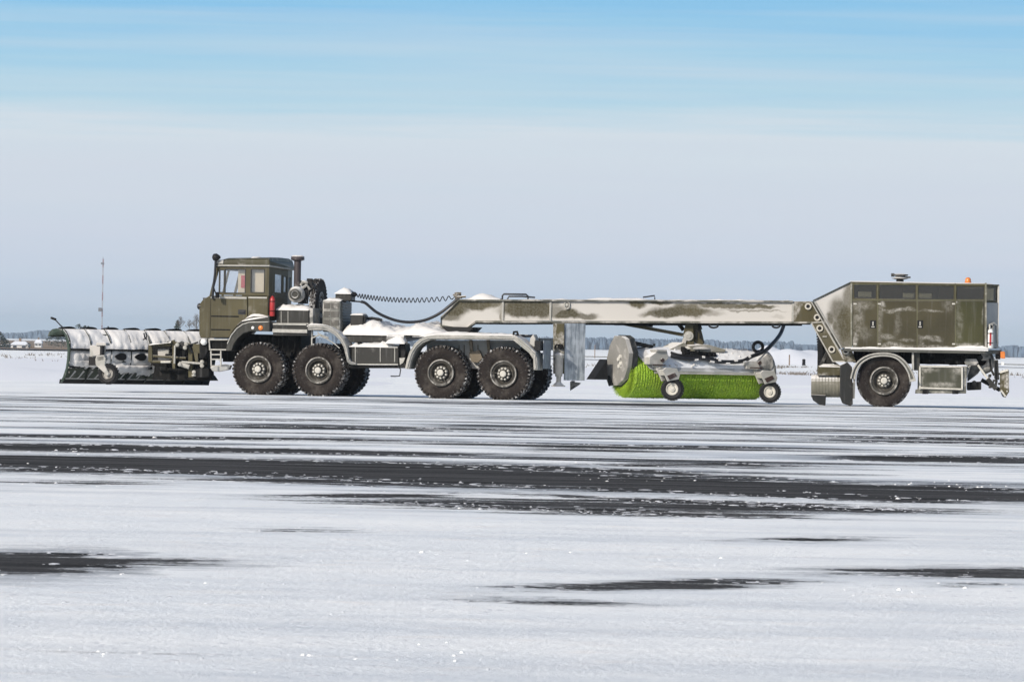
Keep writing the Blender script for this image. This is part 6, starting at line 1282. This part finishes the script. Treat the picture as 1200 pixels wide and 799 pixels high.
# drum axis v=0 ; ends from pixels
ul, zl = BP(729.5, 437.2, 0); ur, zr_ = BP(886.5, 440.2, 0)
zc_ = (zl + zr_) / 2 + .0; DR = .60
broom = thing('rotary_broom', 'bright green rotary broom under a snow-caked hood, slung slantwise below the trailer beam', 'sweeper broom', BR, ((ul + ur) / 2, 0, 0))
mb = MB(); n = 150; m_ = 96; rows = []
r2 = random.Random(5)
for i in range(n + 1):
    q = i / n; u = ul + (ur - ul) * q; row = []
    rr = DR * (0.985 + .02 * math.sin(i * 2.2)) * (1 - .5 * max(0, (.012 - q) / .012) - .25 * max(0, (q - .99) / .01))
    for k in range(m_):
        a = 2 * math.pi * (k / m_) + .05 * math.sin(i * .9); j = .022 * (r2.random() - .5)
        row.append((u + .01 * (r2.random() - .5), (rr + j) * math.cos(a), zc_ + (rr + j) * math.sin(a)))
    rows.append(row)
mb.quadloft(rows, True, True)
gm, gnt, gb = new_mat('green_bristles'); gt = N(gnt, 'ShaderNodeTexCoord'); mpg = N(gnt, 'ShaderNodeMapping'); mpg.inputs['Scale'].default_value = (16, 34, 34); L(gnt, gt.outputs['Object'], mpg.inputs[0])
gn = noise_n(gnt, mpg.outputs[0], 1.4, 5, .7); gn2 = noise_n(gnt, gt.outputs['Object'], 3, 3)
gc = mixc(gnt, maprange(gnt, gn.outputs[0], .35, .65), (.10, .20, .004), (.40, .56, .035)); gc = mixc(gnt, maprange(gnt, gn2.outputs[0], .35, .7), gc, mixc(gnt, .5, gc, (.26, .46, .015)))
L(gnt, gc, gb.inputs['Base Color']); gb.inputs['Roughness'].default_value = .6; bump(gnt, gb, gn.outputs[0], .6, .03)
drum = mb.build('bristle_drum', gm, broom)
# bristles: thousands of thin spikes standing out of the drum and its open left end
mb = MB()
for i in range(9000):
    u = r2.uniform(ul, ur); a = r2.uniform(0, 2 * math.pi)
    if math.sin(a) > .45 and u > ul + .3: continue
    r0 = DR * .93; r1 = DR * r2.uniform(1.0, 1.035); w = .012; t = Vector((r2.uniform(-.03, .03), -math.sin(a), math.cos(a))); d = Vector((0, math.cos(a), math.sin(a)))
    p = Vector((u, 0, zc_)); k = r2.uniform(-.04, .04)
    v = [mb.bm.verts.new(x) for x in (p + d * r0 - t * w, p + d * r0 + t * w, p + d * r1 + t * k + Vector((r2.uniform(-.03, .03), 0, 0)))]; mb.bm.faces.new(v)
for i in range(2600):
    a = r2.uniform(0, 2 * math.pi); d = Vector((0, math.cos(a), math.sin(a))); t = Vector((0, -math.sin(a), math.cos(a))); w = .011
    p = Vector((ul, 0, zc_)); u_ = r2.uniform(-.01, .05)
    v = [mb.bm.verts.new(x) for x in (p + d * .2 - t * w * .5 + Vector((-u_ * 0, 0, 0)), p + d * .2 + t * w * .5, p + d * DR * r2.uniform(.95, 1.03) + t * r2.uniform(-.05, .05) + Vector((-r2.uniform(.0, .07), 0, 0)))]; mb.bm.faces.new(v)
mb.build('bristles', gm, drum)
mb = MB(); mb.lathe((ul - .02, 0, zc_), (-1, 0, 0), [(0, .22), (.02, .22), (.03, .1), (.06, .1)], 20); mb.build('end_hub', DARK, broom, smooth=35)
# hood: curved shell over the drum, snow caked
hood_m = painted('hood_snow_caked', (.26, .27, .27), frost=.85, fs=1.8, veil=.72, dust=(.56, .56, .57))
def hood_pts(r, a0, a1, n=14): return [(r * math.cos(a), zc_ + r * math.sin(a)) for a in [a0 + (a1 - a0) * k / n for k in range(n + 1)]]
mb = MB(); us = [ul + .10, ul + .36, ul + .5, ur + .08]; a0s = [R(-215), R(-190), R(-184), R(-186)]
rings = []
for u, aa in zip(us, a0s):
    o = [(u, y, z) for y, z in hood_pts(.70, -aa - R(0) if False else (R(360) + aa if False else aa + R(360)), R(0))]
    # outer arc from near lower lip (angle ~180deg) over the top to the far side
    lip = R(180) + (aa + R(180)) * -1 * -1 if False else R(-aa * 0)
    rings.append(o)
mb.bm.free()
def hood_ring(u, lip, r):          # lip: angle below/above the near horizontal
    pts = []
    for k in range(17):
        a = math.pi + lip + (-R(20) - (lip) - math.pi) * k / 16 if False else (math.pi - lip) - (math.pi - lip - R(-15)) * k / 16
        y = r * math.cos(a); z = zc_ + r * math.sin(a) * (.86 if math.sin(a) > 0 else 1) + .03
        pts.append((u, y, z))
    return pts
mb = MB(); rings = []
for u, lip in ((ul + .05, R(52)), (ul + .16, R(45)), (ul + .42, R(8)), (ul + .55, R(4)), (ur - .2, R(3)), (ur + .05, R(5)), (ur + .12, R(12))):
    o = hood_ring(u, lip, .71); i_ = hood_ring(u, lip, .675)[::-1]; rings.append(o + i_)
mb.quadloft(rings); hood = mb.build('hood', hood_m, broom, smooth=40)
mb = MB(); mb.quadloft([[(u, -.72, zc_ + .01), (u, -.735, zc_ + .01), (u, -.735, zc_ + .06), (u, -.72, zc_ + .06)] for u in (ul + .5, ur + .05)]); mb.build('hood_lip', WHITEP, hood)
# crusted snow on the hood
mb = MB(); rows = []
for i in range(101):
    u = ul + .45 + (ur - ul - .5) * i / 100; row = []
    for k in range(13):
        a = math.pi * (.93 - .55 * k / 12); e = min(1, k / 2, (12 - k) / 2, i / 4, (100 - i) / 4)
        r = .715 + e * (.022 + .03 * noise.noise(Vector((u * 2.3, k * .3, 3))) + .014 * noise.noise(Vector((u * 8, k * 1.1, 5))))
        row.append((u, r * math.cos(a), zc_ + r * math.sin(a) * .86 + .03))
    rows.append(row)
mb.sheet(rows); mb.build('snow_crust', snow_mat('hood_snow', (.72, .73, .75), .3), hood, smooth=80)
# left end cheek plate: upright octagon across the axis
ch = [(720, 393.4), (714.2, 405), (710.4, 423), (710.2, 440), (714.4, 451.6), (723, 451.6), (731, 444), (735.4, 430), (737.2, 414), (732.6, 397), (728, 393.8)]
uE = ul - .05
def plane_u(px, py, u):           # point of the vertical plane u = const in the broom frame
    d = ray(px, py); k = (u - (CAM - BR.o).dot(BR.u)) / d.dot(BR.u); p = CAM + d * k - BR.o; return Vector((u, p.dot(BR.v), p.z))
face = [plane_u(x, y, uE - .1) for x, y in ch]
mb = MB(); mb.quadloft([face, [p + Vector((.12, 0, 0)) for p in face]]); cheek = mb.build('cheek_plate', painted('cheek_frost', (.16, .155, .14), frost=.7, fs=4, veil=.45), broom, bevel=.01)
mb = MB()
cyc = sum(face, Vector()) / len(face)
big = [cyc + (p - cyc) * 1.04 + Vector((.12, 0, 0)) for p in face]; mb.quadloft([big, [p + Vector((.13, 0, 0)) for p in big]]); mb.build('cheek_rim', painted('rubber_frost', (.02, .022, .022), frost=.3, top=False), cheek)
mb = MB()
for x, y in ((725.5, 421), (728, 426), (726, 429), (727.4, 418)): p = plane_u(x, y, uE - .1); mb.lathe(p, (-1, 0, 0), [(0, .06), (.04, .05), (.05, .001)], 10, caps=False)
mb.build('bearing', NUT, cheek, smooth=35)
mb = MB(); mb.prism([BP(694.8, 444.6, .2), BP(710.4, 421, .2), BP(711.4, 444.8, .2)], .15, .55); mb.build('side_flap', BLACK, broom)
mb = MB(); q = [plane_u(x, y, uE - .12) for x, y in ((711, 441), (714, 440), (719, 451), (714.6, 452.4))]; mb.quadloft([q, [p + Vector((-.03, 0, 0)) for p in q]]); mb.build('wear_pad', BLACK, broom)
# right end plate
mb = MB(); o = [(u, y, z) for u, y, z in hood_ring(ur + .1, R(-20), .73)]; mb.quadloft([o, [(u + .08, y * .96, z) for u, y, z in o]]); mb.build('end_plate', FROSTED, broom, bevel=.02)
# slew plate and gear on top
mb = MB(); c = BR.W(812, 408, -.0); 
mb.lathe((c.x, c.y, c.z - .06), (0, 0, 1), [(0, .36), (.04, .52), (.08, .5), (.18, .22), (.22, .2)], 28); slew = mb.build('slew_ring', WHITEP, broom, smooth=30)
mb = MB(); mb.prism([BP(784, 409, -.25), BP(800, 401, -.25), BP(804, 404, -.25), BP(806, 413, -.25), BP(786, 412, -.25)], -.3, .3); mb.prism([BP(803, 405, -.2), BP(824, 403.5, -.2), BP(845, 409.4, -.2), BP(844, 412.4, -.2), BP(806, 412.6, -.2)], -.45, .3); mb.build('turntable_plate', painted('turntable_tan', (.3, .28, .22), frost=.8), slew, bevel=.01)
mb = MB(); mb.prism([BP(799, 418, -.42), BP(799, 406, -.42), BP(806, 411, -.42), BP(836, 413, -.42), BP(838, 419, -.42)], -.55, -.35)
for i in range(14): p = BR.W(rnd.uniform(800, 838), rnd.uniform(411, 420), -.6); mb.box(p, p + Vector((.08, .15, .05)))
mb.build('drive_housing', DARK, slew, bevel=.01)
mb = MB(); mb.prism([BP(733, 400, -.1), BP(736, 398.4, -.1), BP(764, 404.6, -.1), BP(763, 407, -.1), BP(736, 404, -.1)], -.2, .1)
for k in range(4): mb.tube([BR.W(733 + k, 399 + k, -.3), BR.W(744 + k, 402 + k * .6, -.35), BR.W(754 + k * 2, 404.5, -.3), BR.W(763, 406, -.2)], .022, 6)
mb.lathe(BR.W(766.6, 404.6, -.1), (0, 0, 1), [(-.02, .03), (.04, .035)], 8); mb.build('top_linkage', BLACK, broom)
# gauge wheels on arms
def gauge(px, py, r, vv, headpx, nm='gauge_wheel'):
    u, z = BR.P(px, py, vv); g = part_empty(nm, broom, (u, vv, z), (0, 0, R(BY - 8) * -1 * -1)); OFF[g.name] = Vector(); small_wheel(g, r, .18, NUT, 26); return g
GV = -1.0
gauge(788, 455.8, .275, GV, None); gauge(902.4, 459.2, .262, GV + .1, None)
for ox, oy, vv in ((0, 0, GV), (114, 3.2, GV + .1)):
    mb = MB(); f_ = lambda x, y, v=vv: BR.P(x + ox, y + oy, v)
    if ox == 0:
        mb.prism([f_(763.4, 427), f_(763.4, 418.4), f_(771, 413), f_(772, 410.6), f_(784, 411), f_(786, 420), f_(779, 427)], vv + .1, vv + .38)
        mb.prism([f_(771, 412), f_(771, 409.4), f_(783, 409.6), f_(783, 412)], vv + .05, vv + .42)
    else:
        mb.prism([f_(763, 429), f_(763, 421), f_(776, 420), f_(779, 427), f_(777, 430)], vv + .1, vv + .38)
    mb.prism([f_(773, 426), f_(779.6, 426), f_(780.4, 434), f_(773, 434)], vv + .16, vv + .3)
    arm = [f_(773, 433.6), f_(777, 430.4), f_(790, 431.6), f_(793.6, 439), f_(792, 444.4), f_(782, 446), f_(779, 447), f_(775.6, 439)]
    mb.prism(arm, vv + .13, vv + .18); mb.prism(arm, vv - .16, vv - .12); mb.prism([f_(774, 433), f_(790, 432), f_(792, 438), f_(776, 440)], vv - .12, vv + .14)
    ga = mb.build('gauge_arm', WHITEP, broom, bevel=.012)
    mb = MB(); mb.prism([f_(778, 440), f_(787, 436.4), f_(789.6, 440.6), f_(781, 445)], vv - .17, vv - .15); mb.lathe(BR.W(776 + ox, 422 + oy, vv + .08), (0, -1, 0), [(0, .05), (.03, .05), (.03, .001)], 12, caps=False); mb.bar(BR.W(765 + ox, 427.6 + oy, vv + .05), BR.W(779 + ox, 428 + oy, vv + .05), .03, .03); mb.build('arm_detail', painted('rusty_dark', (.05, .03, .025), frost=.4), ga, split=True)
mb = MB(); mb.prism([BP(886, 432, -.6), BP(888, 421, -.6), BP(897, 414, -.6), BP(904, 418, -.6), BP(905, 430, -.6), BP(899, 438, -.6)], -.7, -.3); mb.build('motor_guard', FROSTED, broom, bevel=.03)
c = BR.W(887.4, 406.6, -.35); mb = MB()
for rr in (.16, .125): mb.tube([(c.x + rr * math.cos(a) * .95, c.y - .04, c.z + rr * math.sin(a) * .85) for a in [k * math.pi / 10 for k in range(-3, 17)]], .028, 6)
mb.build('hose_coil', HOSE, broom, smooth=50)
path = smooth_path([BR.W(786, 416.4, -.6), BR.W(794, 418.4, -.68), BR.W(808, 420.6, -.72), BR.W(822, 419.6, -.75), BR.W(838, 423, -.78), BR.W(853, 424.2, -.8), BR.W(870, 423, -.8), BR.W(881, 417.6, -.75), BR.W(896, 411.4, -.6), BR.W(907, 401, -.3), BR.W(914.6, 391, .1), BR.W(918.6, 380.6, .3)], 10)
mb = MB(); mb.tube(path, .05, 10); mb.build('hydraulic_hose', HOSE, broom, smooth=50)
mb = MB()
for k in range(8): mb.tube([p + Vector((0, -.02, -.03)) for p in path[24 + k * 6:28 + k * 6]], .035, 6) if k % 2 == 0 else mb.tube([p + Vector((0, -.035, .028)) for p in path[24 + k * 6:27 + k * 6]], .03, 6)
mb.build('snow_crumb', SNOW, broom, smooth=50, split=True)
mb = MB()
for k in range(3): mb.tube(smooth_path([BR.W(786 + k, 413 + 2 * k, -.5), BR.W(797, 416 + k * 1.5, -.62), BR.W(815, 417 + k * 1.4, -.68), BR.W(836 + 3 * k, 420 + k, -.7)]), .03, 6)
mb.build('hose_bundle', BLACK, broom, smooth=50)
# clods of snow clinging to the hood face
mb = MB()
for i in range(60):
    u = r2.uniform(ul + .8, ur - .2); a = math.pi * r2.uniform(.55, .93); r = .74; s = r2.uniform(.012, .03)
    c = Vector((u, r * math.cos(a), zc_ + r * math.sin(a) * .86 + .03)); mb.lathe(c - Vector((0, 0, s)), (r2.uniform(-.3, .3), r2.uniform(-.3, .3), 1), [(0, .001), (s * .5, s), (s * 1.4, s * .9), (s * 2, .001)], 6, caps=False)
mb.build('snow_clods', SNOW, hood, smooth=60)

# ================================================================ lines between truck and trailer
pS = T.world(*T.W(415, 345.6, .75)); pE = TR.world(*TR.W(534, 348.4, 1.2))
ch_ = thing('coiled_cable', 'black coiled electric cable stretched from the truck to the trailer nose above the sagging hose', 'cable', Frame(pS, 0), (0, 0, 0))
mb = MB(); N_ = 900; dd = pE - pS; L_ = dd.length; ax = dd.normalized(); ay = Vector((0, 0, 1)); az = ax.cross(ay).normalized(); pts = []; ph = 0
for i in range(N_ + 1):
    q = i / N_; dens = 1.45 - .9 * q; ph += 2 * math.pi * 26 / N_ * dens
    sag = -.10 * 4 * q * (1 - q); r = .055 * (min(1, q * 12) * min(1, (1 - q) * 12)) ** .5
    pts.append(dd * q + Vector((0, 0, sag)) + ay * r * math.cos(ph) + az * r * math.sin(ph))
mb.tube(pts, .013, 5); mb.build('coil', HOSE, ch_, smooth=50)
pS = T.world(*T.W(423, 353.4, .7)); pE = TR.world(*TR.W(538, 350, 1.15))
Fz = Frame(pS, 8.0)
hs = thing('air_hose', 'thick black hose sagging in one loop between the truck and the trailer nose', 'hose', Fz, (0, 0, 0))
dd = pE - pS; pl = []
for x, y in ((423, 353.4), (428, 355), (434, 360), (441, 365.6), (450, 370.4), (461, 374.6), (472, 377), (484, 377.4), (496, 375.6), (507, 371.6), (517, 366), (526, 359), (533, 353), (538, 349.6)):
    k = (x - 423) / 115; v_ = (pS + dd * k - Fz.o).dot(Fz.v); pl.append(Fz.W(x, y, v_))
mb = MB(); mb.tube(smooth_path(pl, 6), .036, 8); mb.build('hose', HOSE, hs, smooth=50)
